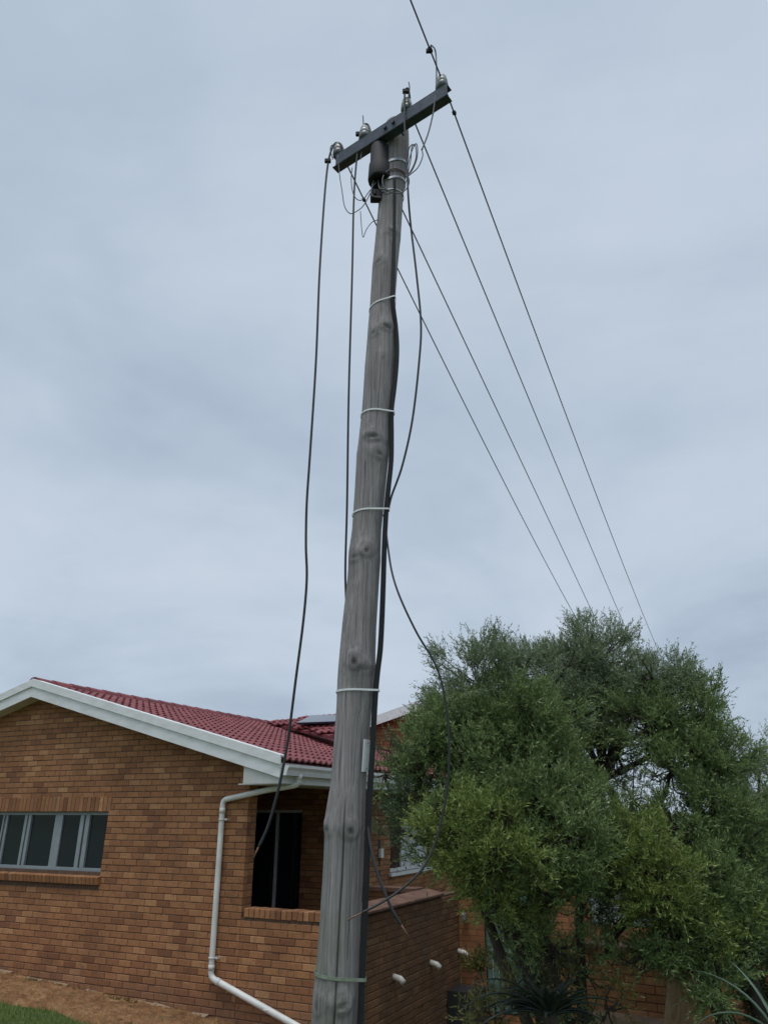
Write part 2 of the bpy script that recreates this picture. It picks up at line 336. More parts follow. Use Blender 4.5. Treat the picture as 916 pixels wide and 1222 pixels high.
# grass: blades on the visible lawn corner
N = 46000
gs = rng.uniform(-8.5, 2.0, N); gt = rng.uniform(-4.4, -1.1, N)
vv = np.zeros((N, 3, 3), np.float32)
keep = np.array([gt[i] < bed_edge(gs[i]) + 0.05 + 0.07 * math.sin(9 * gs[i]) for i in range(N)]); gs, gt = gs[keep], gt[keep]; N = len(gs)
base = np.array([tuple(to_world(gs[i], gt[i], gz(gs[i], gt[i]))) for i in range(N)])
an = rng.uniform(0, 2 * math.pi, N); h = rng.uniform(0.025, 0.07, N); w = rng.uniform(0.002, 0.0045, N)
side = np.stack([np.cos(an), np.sin(an), np.zeros(N)], 1); lean = rng.normal(0, 0.4, (N, 3)); lean[:, 2] = 1
vv = np.stack([base - side * w[:, None], base + side * w[:, None], base + lean * h[:, None]], 1).reshape(-1, 3)
def fast_mesh(name, verts, fsz, mi=None):
    me = bpy.data.meshes.new(name); nv = len(verts); nf = nv // fsz
    me.vertices.add(nv); me.vertices.foreach_set('co', np.ascontiguousarray(verts, np.float32).ravel())
    me.loops.add(nv); me.loops.foreach_set('vertex_index', np.arange(nv, dtype=np.int32))
    me.polygons.add(nf); me.polygons.foreach_set('loop_start', np.arange(0, nv, fsz, dtype=np.int32))
    if mi is not None: me.polygons.foreach_set('material_index', np.asarray(mi, np.int32))
    me.update(calc_edges=True); me.validate(); return me
tag(link('grass', fast_mesh('grass', vv, 3), 'grass_blade'), 'short green lawn grass at the edge of the soil bed', 'grass', kind='stuff')

# weeds and dry litter on the soil bed
NW = 170; wq = []
for _ in range(NW):
    s_ = random.uniform(-7.5, 2.2); t_ = random.choice([random.uniform(-.2, -.04), random.uniform(-1.25, -.1)]); b_ = np.array(to_world(s_, t_, gz(s_, t_) + .03)); n_ = random.randint(8, 22); sz_ = random.uniform(.02, .07)
    for _ in range(n_):
        d_ = np.array([random.gauss(0, .8), random.gauss(0, .8), random.uniform(.1, 1)]); d_ /= np.linalg.norm(d_); sd_ = np.cross(d_, [0.3, .5, .8]); sd_ /= np.linalg.norm(sd_)
        o_ = b_ + np.array([random.gauss(0, .03), random.gauss(0, .03), 0]); wq += [o_, o_ + d_ * sz_ * .5 + sd_ * sz_ * .13, o_ + d_ * sz_, o_ + d_ * sz_ * .5 - sd_ * sz_ * .13]
tag(link('weeds', fast_mesh('weeds', np.array(wq), 4), 'leaf_dry'), 'small dry weeds scattered over the soil bed', 'weeds', kind='stuff')
# ------------------------------------------------------------------ bricks
BW, BH, BJ, BD = 0.2265, 0.075, 0.0055, 0.09
_bm = {}
def brick_mesh(w, h=BH, d=BD, mat='brick'):
    k = (round(w, 2), round(h, 2), round(d, 2), mat)
    if k not in _bm:
        w, h = w / 2, h / 2; c = 0.005; me = bpy.data.meshes.new('brick')
        v = [(-w, d, -h), (w, d, -h), (w, d, h), (-w, d, h), (-w, c, -h), (w, c, -h), (w, c, h), (-w, c, h), (-w + c, 0, -h + c), (w - c, 0, -h + c), (w - c, 0, h - c), (-w + c, 0, h - c)]
        f = [(8, 9, 10, 11), (4, 5, 9, 8), (5, 6, 10, 9), (6, 7, 11, 10), (7, 4, 8, 11), (0, 1, 5, 4), (1, 2, 6, 5), (2, 3, 7, 6), (3, 0, 4, 7)]
        me.from_pydata(v, [], f); me.materials.append(MATS[mat]); _bm[k] = me
    return _bm[k]
def lay(x0, x1, z0, z1, hole=lambda a, b, z: False, keep=lambda a, b, z: True, phase=0.0, grid0=0.0):
    """stretcher bond: list of (centre, z, width); clipped at x0, x1 and at holes [(a,b,z0,z1)]"""
    out = []; P = BW + BJ; k0 = int(math.floor((z0 - grid0) / 0.085 + 1e-6)); k = k0
    while grid0 + k * 0.085 + BH / 2 < z1:
        z = grid0 + k * 0.085 + 0.0425; off = phase + (P / 2 if k % 2 else 0); i = int(math.floor((x0 - off) / P)) - 1
        while off + i * P < x1:
            a, b = off + i * P, off + i * P + BW; i += 1
            a, b = max(a, x0), min(b, x1)
            segs = [(a, b)]
            if callable(hole):
                pass
            else:
                for (ha, hb, hz0, hz1) in hole:
                    if hz0 < z < hz1:
                        new = []
                        for (c, d) in segs:
                            if d <= ha or c >= hb: new.append((c, d))
                            else:
                                if c < ha: new.append((c, ha))
                                if d > hb: new.append((hb, d))
                        segs = new
            for (c, d) in segs:
                if d - c > 0.03 and keep(c, d, z): out.append(((c + d) / 2, z, d - c))
        k += 1
    return out
def place(bricks, fn, rot, parent, name='brick', pick=None, mat='brick'):
    """fn(x,z)->local location; rot z. The picked ones become objects, the rest one joined mesh."""
    ind, rest = [], []
    for i, b in enumerate(bricks): (ind if pick is None or i in pick else rest).append(b)
    for (x, z, w) in ind:
        o = bpy.data.objects.new(name, brick_mesh(w, mat=mat)); C.objects.link(o); o.parent = parent
        l = Vector(fn(x, z)); o.location = l; o.rotation_euler = (random.gauss(0, .006), random.gauss(0, .004), rot + random.gauss(0, .006))
    if rest:
        mb = MB()
        for (x, z, w) in rest:
            m_ = Matrix.Translation(Vector(fn(x, z))) @ Matrix.Rotation(rot + random.gauss(0, .006), 4, 'Z') @ Matrix.Rotation(random.gauss(0, .006), 4, 'X')
            me = brick_mesh(w); mb.add([m_ @ v.co for v in me.vertices], [tuple(p.vertices) for p in me.polygons])
        o = mb.build('bricks', mat, parent); o['kind'] = 'stuff'
def jit(): return random.uniform(-.0035, .0035)
def nearest(bricks, fn, n, vis=None):
    q = []
    for i, (x, z, w) in enumerate(bricks):
        l = fn(x, z); p = to_world(l[0], l[1], l[2]); d = p - Vector((0, 0, CAMZ))
        dep = d.y * math.cos(PITCH) + d.z * math.sin(PITCH)
        u = CX + d.x * F / dep; v = CY - (-d.y * math.sin(PITCH) + d.z * math.cos(PITCH)) * F / dep
        if -5 < u < 921 and v < 1228 and (vis is None or vis(u, v)): q.append((d.length / max(w, .1) ** .5, i))
    return set(i for _, i in sorted(q)[:n])

# ------------------------------------------------------------------ house
HL = Vector((H0[0], H0[1], 0.0))
house = empty('house', 'brown face-brick house with red tiled gable roof and white bargeboards', 'house', HL, -HA)
APS, EAVE, WALL_R, WALL_L = -3.06, 2.07, 1.37, -7.49
SL = 0.272
def roofz(s): return 4.56 - abs(s - APS) * SL
WIN = (-4.35, -1.24, 1.68, 2.52)          # window opening s0,s1,z0,z1
# gable wall (backing body with the opening left free)
mb = MB(); y0, y1 = 0.007, 0.22
def gpiece(a, b, z0, z1a, z1b):
    mb.hexa([(a, y0, z0), (a, y1, z0), (a, y1, z1a), (a, y0, z1a)], [(b, y0, z0), (b, y1, z0), (b, y1, z1b), (b, y0, z1b)])
def gt_(s): return roofz(s) - 0.06
gpiece(WALL_L, WIN[0], -0.4, gt_(WALL_L), gt_(WIN[0])); gpiece(WIN[0], APS, WIN[3], gt_(WIN[0]), gt_(APS)); gpiece(APS, WIN[1], WIN[3], gt_(APS), gt_(WIN[1]))
gpiece(WIN[0], WIN[1], -0.4, WIN[2], WIN[2]); gpiece(WIN[1], WALL_R - .004, -0.4, gt_(WIN[1]), gt_(WALL_R))
wall = mb.build('gable_wall', 'mortar', house)
G0 = 0.0
holes = [(WIN[0], WIN[1], WIN[2] - .215, WIN[3] + 0.005), (WIN[0] - .08, WIN[1] + .05, WIN[3], WIN[3] + 0.232)]
bl = lay(WALL_L, WALL_R, -0.3, 4.5, holes, lambda a, b, z: z + 0.02 < min(roofz(a), roofz(b)) - 0.05, 0.03, G0)
fn = lambda x, z: (x, jit(), z)
pick = nearest(bl, lambda x, z: (x, 0, z), 296)
place(bl, fn, 0, wall, 'brick', pick)
# reveal of the right-hand end of the gable wall
bl = lay(0.096, 0.216, -0.3, 3.0, [], phase=.096 - .116, grid0=G0)
place(bl, lambda x, z: (WALL_R, x, z), R(90), wall, pick=set())
# soldier course and sill of the window
s = WIN[0] - .08
me_s = brick_mesh(0.075, 0.222)
while s < WIN[1] + .03:
    o = bpy.data.objects.new('lintel_brick', me_s); C.objects.link(o); o.parent = wall; o.location = (s + .0375, jit(), WIN[3] + .116); s += .085
me_r = brick_mesh(0.075, 0.106, 0.22); s = WIN[0] - .02
while s < WIN[1] + .0:
    o = bpy.data.objects.new('sill_brick', me_r); C.objects.link(o); o.parent = wall; o.location = (s + .0375, -.065 + jit(), WIN[2] - .115); o.rotation_euler = (R(12), 0, 0); s += .0835
# strip window
FR = 0.05
def frame_window(name, s0, s1, z0, z1, y, mull, parent, mat, dep=0.06, glass='glass_dark', fr=0.045, extra=None, casement=()):
    mb = MB(); mb.box(s0, s1, y, y + dep, z1 - fr, z1).box(s0, s1, y - .012, y + dep, z0, z0 + fr).box(s0, s0 + fr, y + .001, y + dep, z0 + fr, z1 - fr).box(s1 - fr, s1, y + .001, y + dep, z0 + fr, z1 - fr)
    w = bevel(mb.build(name, mat, parent), .003)
    for k, (c, wd) in enumerate(mull): bevel(MB().box(c - wd / 2, c + wd / 2, y - .008 if k in casement else y + .002, y + dep, z0 + fr, z1 - fr).build('mullion', mat, w), .003)
    xs = [s0 + fr] + [q for c, wd in mull for q in (c - wd / 2, c + wd / 2)] + [s1 - fr]
    for k in range(0, len(xs), 2):
        MB().box(xs[k], xs[k + 1], y + .03, y + .036, z0 + fr, z1 - fr).build('pane', glass, w)
    return w
win = frame_window('window', WIN[0], WIN[1], WIN[2], WIN[3], 0.085, [(-3.62, .12), (-3.07, .15), (-2.37, .17), (-1.79, .20)], house, 'window_frame', casement=(1, 3))
for c_, w_ in ((-3.07, .15), (-1.79, .20), (-3.62, .12)): MB().box(c_ - w_ * .08, c_ + w_ * .1, .0745, .0765, WIN[2] + .045, WIN[3] - .045).build('gap_shade_strip', 'dark_frame', win)  # dark strips standing in for the shadow gap between paired stiles
win['label'] = 'grey framed strip window in the brick gable wall'
# interior darkness: house body behind gable (floor, back) so nothing shines through
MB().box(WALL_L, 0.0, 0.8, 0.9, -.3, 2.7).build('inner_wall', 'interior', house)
# other outer walls: left side, porch inner side, door wall, long side wall
MB().box(WALL_L, WALL_L + .22, .22, 10, -.4, roofz(WALL_L) - .1).build('side_wall', 'mortar', house)
PT = 2.5
dw = MB(); DOOR = (-1.15, 0.71, 0.32, 2.56)
dw.box(-2.0, DOOR[0], PT + .007, PT + .22, -.4, 3.3).box(DOOR[1], WALL_R - .004, PT + .007, PT + .22, -.4, 3.3).box(DOOR[0], DOOR[1], PT + .007, PT + .22, DOOR[3], 3.3).box(DOOR[0], DOOR[1], PT + .007, PT + .22, -.4, DOOR[2])
dwall = dw.build('porch_wall', 'mortar', house)
bl = lay(-1.9, WALL_R, 0.2, 3.2, [(DOOR[0], DOOR[1], 0, DOOR[3])], phase=.1, grid0=G0)
place(bl, lambda x, z: (x, PT + jit(), z), 0, dwall, pick=set())
MB().box(-2.0, -1.78, .22, PT, -.4, 3.3).build('porch_side_wall', 'mortar', house)
MB().box(-1.99, 3.0, .23, PT, 0.15, 0.3).build('porch_floor', 'terracotta', house)
# sliding door
door = MB(); a, b, z0, z1 = DOOR; y = PT + .08; f = .05
door.box(a, b, y, y + .09, z1 - f, z1).box(a, a + f, y + .001, y + .09, z0, z1 - f).box(b - f, b, y + .001, y + .09, z0, z1 - f).box(a + f, b - f, y, y + .09, z0, z0 + .04)
door = bevel(door.build('sliding_door', 'door_frame', house), .003)
for x, wd, mt, yy in ((0.085, .05, 'dark_frame', .03), (0.15, .034, 'door_frame', .0), (0.50, .03, 'dark_frame', .03), (-0.55, .05, 'door_frame', .04)):
    MB().box(x - wd / 2, x + wd / 2, y - .004 + yy * .2, y + .06, z0 + .04, z1 - f).build('stile', mt, door)
for q0, q1 in ((a + f, -.575), (-.525, .06), (.11, .136), (.164, .485), (.515, b - f)): MB().box(q0, q1, y + .045, y + .051, z0 + .04, z1 - f).build('pane', 'glass_dark', door)
MB().box(.60, .645, y - .05, y - .004, 1.15, 1.42).build('handle', 'black_plastic', door)
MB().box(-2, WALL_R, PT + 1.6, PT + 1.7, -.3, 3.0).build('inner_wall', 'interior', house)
# long side wall (faces right) with curtained window
SW = (4.62, 6.55, 1.47, 2.62); sw = MB(); x0, x1 = WALL_R - .22, WALL_R - .007
sw.box(x0, x1, PT + .22, SW[0], -.4, 3.05).box(x0, x1, SW[1], 12, -.4, 3.05).box(x0, x1, SW[0], SW[1], -.4, SW[2]).box(x0, x1, SW[0], SW[1], SW[3], 3.05)
swall = sw.build('side_wall', 'mortar', house)
bl = lay(PT + .0, 9.5, 0.6, 3.0, [(SW[0], SW[1], SW[2], SW[3])], phase=.06, grid0=G0)
place(bl, lambda x, z: (WALL_R + jit(), x, z), R(90), swall, pick=set())
w2 = MB(); xx = WALL_R - .12
w2.box(xx, xx + .06, SW[0], SW[1], SW[2], SW[2] + .06).box(xx, xx + .06, SW[0], SW[1], SW[3] - .05, SW[3]).box(xx + .001, xx + .06, SW[0], SW[0] + .05, SW[2] + .06, SW[3] - .05).box(xx + .001, xx + .06, SW[1] - .05, SW[1], SW[2] + .06, SW[3] - .05).box(xx + .002, xx + .06, 5.25, 5.3, SW[2] + .06, SW[3] - .05)
w2 = w2.build('window', 'white_paint', house); w2['label'] = 'white window behind the tree branches'
MB().box(xx + .02, xx + .026, SW[0] + .05, 5.25, SW[2] + .06, SW[3] - .05).build('pane', 'glass_dark', w2)
MB().box(xx + .02, xx + .026, 5.3, SW[1] - .05, SW[2] + .06, SW[3] - .05).build('pane', 'curtain', w2)
MB().box(WALL_R - .06, WALL_R + .05, SW[0] - .05, SW[1] + .05, SW[2] - .06, SW[2] - .002).build('sill', 'white_paint', w2)
MB().box(WALL_R + .012, WALL_R + .06, 4.1, 4.22, 1.75, 1.9).build('wall_lamp', 'white_paint', house)

# ------- roof
roof = MB(); E2 = EAVE - .02
def rpl(s, d=0): return roofz(s) - d
roof.hexa([(APS, -.27, rpl(APS, .02)), (E2, -.27, rpl(E2, .02)), (E2, -.27, rpl(E2, .06)), (APS, -.27, rpl(APS, .06))], [(APS, 12, rpl(APS, .02)), (E2, 12, rpl(E2, .02)), (E2, 12, rpl(E2, .06)), (APS, 12, rpl(APS, .06))])
LE = 2 * APS - E2
roof.hexa([(LE, -.27, rpl(LE, .0)), (APS - .001, -.27, rpl(APS, .0)), (APS - .001, -.27, rpl(APS, .06)), (LE, -.27, rpl(LE, .06))], [(LE, 12, rpl(LE, .0)), (APS - .001, 12, rpl(APS, .0)), (APS - .001, 12, rpl(APS, .06)), (LE, 12, rpl(LE, .06))])
roof = roof.build('roof', 'roof_tile', house)
# double-roman tile, local: x across (along the eave), y down the slope (0..0.42), z up
TWD, TLN, GA = 0.33, 0.40, 0.335
prof = []
for i in range(13):
    x = i / 12 * TWD; ph = (x % 0.165) / 0.165
    z = 0.0 if ph < 0.35 else 0.036 * math.sin(math.pi * (ph - 0.35) / 0.65) ** 0.8
    if i == 12: z = 0.0
    prof.append((x - TWD / 2, z))
v, f = [], []
for j, (y, zz) in enumerate(((0, 0.0), (TLN, 0.030))):
    for x, z in prof: v.append((x, y, z + zz))
for x, z in prof: v.append((x, TLN - .004, z * .55 + .008))
nP = len(prof)
for i in range(nP - 1): f.append((i, nP + i, nP + i + 1, i + 1)); f.append((nP + i, 2 * nP + i, 2 * nP + i + 1, nP + i + 1))
tile_me = bpy.data.meshes.new('tile'); tile_me.from_pydata(v, [], f); tile_me.materials.append(MATS['roof_tile'])
ang = math.atan(SL); pl = []
for r_ in range(16):
    d0 = (EAVE + .045 - APS) / math.cos(ang) - TLN - r_ * GA
    if d0 < -.25: break
    for c_ in range(36):
        t = -.265 + TWD / 2 + c_ * 0.33
        if t < 11.9: pl.append((d0, t))
RX = Matrix(((0, math.cos(ang), math.sin(ang)), (1, 0, 0), (0, -math.sin(ang), math.cos(ang)))).transposed()
B = Matrix(((0.0, math.cos(ang), math.sin(ang), 0), (1, 0, 0, 0), (0, -math.sin(ang), math.cos(ang), 0), (0, 0, 0, 1)))   # cols: x->t, y->down slope, z->normal
def tile_mat(d0, t):
    s = APS + d0 * math.cos(ang); z = 4.56 - d0 * math.sin(ang)
    return Matrix.Translation(Vector((s, t, z)) + Vector((0, 0, random.uniform(-.002, .003)))) @ B @ Matrix.Rotation(random.gauss(0, .006), 4, 'Y')
pl.sort(key=lambda q: (to_world(APS + q[0] * math.cos(ang), q[1], 3.5) - Vector((0, 0, 2.5))).length)
mb = MB()
for i, (d0, t) in enumerate(pl):
    M_ = tile_mat(d0, t)
    if i < 296:
        o = bpy.data.objects.new('tile', tile_me); C.objects.link(o); o.parent = roof; o.matrix_local = M_
    else: mb.add([M_ @ q.co for q in tile_me.vertices], [tuple(p.vertices) for p in tile_me.polygons])
mb.build('tiles', 'roof_tile', roof)['kind'] = 'stuff'
t = -.30; mbr = MB()
pr = [(math.cos(a) * .12, math.sin(a) * .085) for a in np.linspace(0, math.pi, 7)]
v = [(x, 0, z) for x, z in pr] + [(x * 1.06, .42, z * 1.08 + .008) for x, z in pr] + [(x * .9, .415, z * .85) for x, z in pr] + [(x * .85, 0.003, z * .8) for x, z in pr]
f = [(i, i + 1, 8 + i, 7 + i) for i in range(6)] + [(7 + i, 8 + i, 15 + i, 14 + i) for i in range(6)] + [(i + 1, i, 21 + i, 22 + i) for i in range(6)]
rme = bpy.data.meshes.new('ridge_tile'); rme.from_pydata(v, [], f); rme.materials.append(MATS['roof_tile'])
while t < 11.6:
    o = bpy.data.objects.new('ridge_tile', rme); C.objects.link(o); o.parent = roof; o.location = (APS, t + .42, 4.56 + .012); o.rotation_euler = (0, 0, math.pi); t += .385
# ------- bargeboards, trim, soffit, fascia, gutter
def rake(name, sA, sB, y0, y1, up, dn, mat, par=None):
    a = lambda s: [(s, y0, roofz(s) + up), (s, y1, roofz(s) + up), (s, y1, roofz(s) - dn), (s, y0, roofz(s) - dn)]
    return bevel(MB().hexa(a(sA), a(sB)).build(name, mat, par or house), .004)
barge = rake('bargeboard', APS + .001, EAVE - .005, -.30, -.272, .035, .225, 'white_paint')
rake('barge_trim', APS + .001, EAVE + .01, -.325, -.301, .075, .055, 'white_paint', barge)
rake('barge_trim', APS + .001, EAVE + .01, -.3245, -.20, .078, -.050, 'white_paint', barge)
barge = rake('bargeboard', 2 * APS - EAVE, APS - .001, -.30, -.272, .035, .225, 'white_paint')
rake('barge_trim', 2 * APS - EAVE, APS - .001, -.325, -.301, .075, .055, 'white_paint', barge)
rake('barge_trim', 2 * APS - EAVE, APS - .001, -.3245, -.20, .078, -.050, 'white_paint', barge)
rake('verge_soffit', APS + .001, WALL_R + .0, -.271, .0, -.16, .20, 'soffit')
rake('verge_soffit', WALL_L, APS - .001, -.271, .0, -.16, .20, 'soffit')
EZ = roofz(EAVE)
MB().box(WALL_R + .002, EAVE - .03, -.271, 12, EZ - .30, EZ - .285).build('eave_soffit', 'soffit', house)
MB().box(-1.78, WALL_R + .001, .225, PT, 3.0, 3.02).build('porch_ceiling', 'soffit', house)
MB().hexa([(WALL_R + .08, -.271, EZ - .30), (EAVE - .03, -.271, EZ - .30), (EAVE - .03, -.271, EZ - .1), (WALL_R + .08, -.271, EZ + .05)], [(WALL_R + .08, -.25, EZ - .30), (EAVE - .03, -.25, EZ - .30), (EAVE - .03, -.25, EZ - .1), (WALL_R + .08, -.25, EZ + .05)]).build('eave_end_box', 'soffit', house)
MB().box(EAVE - .029, EAVE - .008, -.27, 12, EZ - .29, EZ - .03).build('fascia', 'white_paint', house)
gx = EAVE - .006; GZ = 3.10
g = MB(); sec = [(gx, GZ), (gx, GZ - .125), (gx + .085, GZ - .125), (gx + .10, GZ - .06), (gx + .125, GZ - .02), (gx + .125, GZ), (gx + .12, GZ), (gx + .115, GZ - .02), (gx + .09, GZ - .06), (gx + .078, GZ - .118), (gx + .006, GZ - .118), (gx + .006, GZ)]
ns = len(sec); g.add([(x, -.27, z) for x, z in sec] + [(x, 12, z) for x, z in sec], [(i, (i + 1) % ns, ns + (i + 1) % ns, ns + i) for i in range(ns)])
g.add([(x, -.27, z) for x, z in sec[:6]], [(0, 1, 2, 3, 4, 5)])
gut = g.build('gutter', 'white_paint', house)
for k in range(12): MB().box(gx + .0, gx + .130, -.0 + k * 1.0, .03 + k * 1.0, GZ + .001, GZ + .006).build('gutter_bracket', 'white_paint', gut)
# ------- downpipe
pp = [(gx + .06, .10, GZ - .10), (gx + .06, .10, GZ - .235), (1.72, -.055, 2.80), (0.97, -.055, 2.675), (0.995, -.055, .515), (2.34, -.055, .115), (2.9, -.055, -.05)]
def round_corners(P, r=.07, n=6):
    P = [Vector(q) for q in P]; out = [P[0]]
    for i in range(1, len(P) - 1):
        a = P[i] + (P[i - 1] - P[i]).normalized() * r; b = P[i] + (P[i + 1] - P[i]).normalized() * r
        for k in range(n + 1): u = k / n; out.append(a * (1 - u) ** 2 + P[i] * 2 * u * (1 - u) + b * u * u)
    return out + [P[-1]]
dp = MB().tube(round_corners(pp), .039, 14).build('downpipe', 'pvc', house, True)
def sleeve(a, b): MB().tube([Vector(a), Vector(b)], .043, 14).build('pipe_socket', 'pvc', dp, True)
sleeve((.971, -.055, 2.57), (.972, -.055, 2.50)); sleeve((.994, -.055, .66), (.9945, -.055, .60)); sleeve((1.09, -.055, .487), (1.15, -.055, .469)); sleeve((gx + .06, .10, GZ - .11), (gx + .06, .10, GZ - .17))
for z in (2.42, .74):
    x = .97 + (2.675 - z) / 2.16 * .025
    MB().tube([(x + .046 * math.cos(a), -.055 + .046 * math.sin(a), z) for a in np.linspace(0, 2 * math.pi, 15)], .006, 6).box(x + .04, x + .09, -.05, -.042, z - .012, z + .012).box(x + .075, x + .09, -.05, .01, z - .012, z + .012).build('pipe_clip', 'pvc', dp)
MB().tube([(1.9 + .046 * math.cos(a), -.055 + .046 * math.sin(a), .246) for a in np.linspace(0, 2 * math.pi, 15)], .006, 6).build('pipe_clip', 'pvc', dp)
# overhang hardware: rear wing with solar panel, and the taller gable at right
SL2, ZR2, TR2 = .30, 4.62, 6.64
def on_rear(px, py, up=0.0):
    r_ = ray(px, py); a_ = r_ @ D2; b_ = H0 @ D2; k = (ZR2 + up - CAMZ - SL2 * (TR2 + b_)) / (r_[2] - SL2 * a_); q_ = r_ * k
    s_, t_ = to_house(q_); return Vector((s_, t_, q_[2] + CAMZ))
pol = [on_rear(*q) for q in ((318, 861), (362, 856.5), (398, 854), (428, 855), (428, 884), (380, 874))]
rz2 = MB(); n_ = len(pol); rz2.add([q - Vector((0, 0, .02)) for q in pol] + [q - Vector((0, 0, .08)) for q in pol], [tuple(range(n_)), tuple(range(2 * n_ - 1, n_ - 1, -1))] + [(i, n_ + i, n_ + (i + 1) % n_, (i + 1) % n_) for i in range(n_)])
wing_roof = rz2.build('rear_roof', 'roof_tile', house)
a2 = math.atan(SL2); mb = MB()
B2 = Matrix(((1, 0, 0, 0), (0, -math.cos(a2), -math.sin(a2), 0), (0, -math.sin(a2), math.cos(a2), 0), (0, 0, 0, 1)))
def inside(x, t):
    c_ = False
    for i in range(n_):
        a_, b_ = pol[i], pol[(i + 1) % n_]
        if (a_.y > t) != (b_.y > t) and x < (b_.x - a_.x) * (t - a_.y) / (b_.y - a_.y) + a_.x: c_ = not c_
    return c_
for r_ in range(40):
    for c_ in range(50):
        x, t = -7 + c_ * .33, 4 + r_ * GA * math.cos(a2)
        if inside(x, t): M_ = Matrix.Translation(Vector((x, t + .2, ZR2 + SL2 * (t + .2 - TR2) - .01))) @ B2; mb.add([M_ @ q.co for q in tile_me.vertices], [tuple(p.vertices) for p in tile_me.polygons])
if mb.v: mb.build('tiles', 'roof_tile', wing_roof)['kind'] = 'stuff'
q = lambda u: [on_rear(354, 864.5, u), on_rear(402, 863, u), on_rear(402, 855, u), on_rear(372, 855.5, u)]
lo, hi = q(.10), q(.10); hi = [v_ + Vector((0, -.3 * .04, .04)) for v_ in lo]
sp_ = bevel(MB().hexa(lo, hi).build('solar_panel', 'solar', house), .004); sp_['label'] = 'solar panel on the rear red roof'
print('rear', [tuple(round(c, 2) for c in v_) for v_ in pol])
# taller rear gable
TG = 9.5
def rk(px, py): v_ = local_t(px, py, TG); return v_.x, v_.z
(xa, za), (xb, zb) = rk(450, 856), rk(512, 834); sl3 = (zb - za) / (xb - xa); ax = xb + 0.7
def r3(x): return za + (min(x, 2 * ax - x) - xa) * sl3
gw = MB(); lx = xa - .9
gw.add([(lx, TG + .3, 0.0), (ax, TG + .3, 0.0), (2 * ax - lx, TG + .3, 0), (2 * ax - lx, TG + .3, r3(lx) - .1), (ax, TG + .3, r3(ax) - .1), (lx, TG + .3, r3(lx) - .1)], [(0, 1, 4, 5), (1, 2, 3, 4)])
gw = gw.build('rear_gable_wall', 'far_brick', house)
def uvwall(o, ax0=0):
    me = o.data; uv = me.uv_layers.new(name='UVMap')
    for p_ in me.polygons:
        for li in p_.loop_indices:
            c_ = me.vertices[me.loops[li].vertex_index].co; n_ = p_.normal
            uv.data[li].uv = ((c_.y if abs(n_.x) > .7 else c_.x), c_.z)
uvwall(gw)
for x0_, x1_ in ((lx - .3, ax), (ax + .001, 2 * ax - lx + .3)):
    a_ = lambda s_: [(s_, TG - .03, r3(s_) + .05), (s_, TG, r3(s_) + .05), (s_, TG, r3(s_) - .2), (s_, TG - .03, r3(s_) - .2)]
    MB().hexa(a_(x0_), a_(x1_)).build('rear_bargeboard', 'white_paint', house)
    b_ = lambda s_: [(s_, TG + .001, r3(s_) + .04), (s_, TG + 5, r3(s_) + .04), (s_, TG + 5, r3(s_) - .04), (s_, TG + .001, r3(s_) - .04)]
    MB().hexa(b_(x0_), b_(x1_)).build('rear_gable_roof', 'roof_tile', house)

# ------------------------------------------------------------------ terrace wall (own thing)
TS, TE, TT = 3.07, 3.65, 1.36
terrace = empty('terrace_wall', 'low brown brick terrace wall turning a corner behind the wooden pole', 'wall', HL, -HA)
fw = MB().box(WALL_R + .0, TS - .007, .007, .22, -.7, 1.22).build('front_wall', 'mortar', terrace)
sdw = MB().box(TS - .22, TS - .007, .221, TE + .0, -.9, 1.30).build('flank_wall', 'mortar', terrace)
bl = lay(WALL_R + .004, TS, -.55, 1.22, [], phase=.03, grid0=G0)
bl2 = lay(0.0, TE, -.75, 1.30, [], phase=.14, grid0=G0)
f1 = lambda x, z: (x, jit(), z); f2 = lambda x, z: (TS + jit(), x, z)
vis = lambda u, v_: not (385 < u < 432)
p1 = nearest(bl, lambda x, z: (x, 0, z), 110, vis); p2 = nearest(bl2, lambda x, z: (TS, x, z), 296 - len(p1), vis)
place(bl, f1, 0, fw, pick=p1); place(bl2, f2, R(90), sdw, pick=p2, mat='brick_stained_shaded')
mecop = brick_mesh(.075, .106, .22); s = WALL_R + .05
while s < TS - .1:
    o = bpy.data.objects.new('coping_brick', mecop); C.objects.link(o); o.parent = fw; o.location = (s + .0375, -.012 + jit(), 1.277 + jit()); o.rotation_euler = (random.gauss(0, .01), 0, random.gauss(0, .01)); s += .084
mb = MB(); t = -.02; k = 0
while t < 2.75:
    L = .42; a_ = bevel(MB().hexa([(TS - .25, t, 1.335), (TS + .05, t, 1.305), (TS + .05, t, 1.345), (TS - .25, t, 1.40)], [(TS - .25, t + L - .006, 1.335), (TS + .05, t + L - .006, 1.305), (TS + .05, t + L - .006, 1.345), (TS - .25, t + L - .006, 1.40)]).build('coping_slab', 'terracotta', sdw), .008); t += L
MB().box(TS - .24, TS - .0, -.01, 2.75, 1.301, 1.334).build('coping_bed', 'mortar', sdw) if False else None
ew = MB().box(WALL_R + .05, TS - .26, 2.55, 2.77, -.3, 1.36).build('end_wall', 'mortar', terrace)
place(lay(WALL_R + .1, TS - .26, .6, 1.35, [], phase=.07, grid0=G0), lambda x, z: (x, 2.545 + jit(), z), 0, ew, pick=set())
MB().box(WALL_R + .04, TS - .255, 2.50, 2.82, 1.362, 1.42).build('coping_slab', 'terracotta', ew)
# weep pipes
for px, py in ((470, 1167), (514, 1150), (547, 1136)):
    r_ = ray(px, py); k = (H0 @ ER + TS) / (r_ @ ER); q = r_ * k; t_ = to_house(q)[1]; z_ = q[2] + CAMZ
    o = MB().tube([(TS - .05, t_, z_ + .02), (TS + .10, t_ - .01, z_ - .005), (TS + .15, t_ - .015, z_ - .045)], .04, 12).build('weep_pipe', 'weep_pipe', terrace, True)

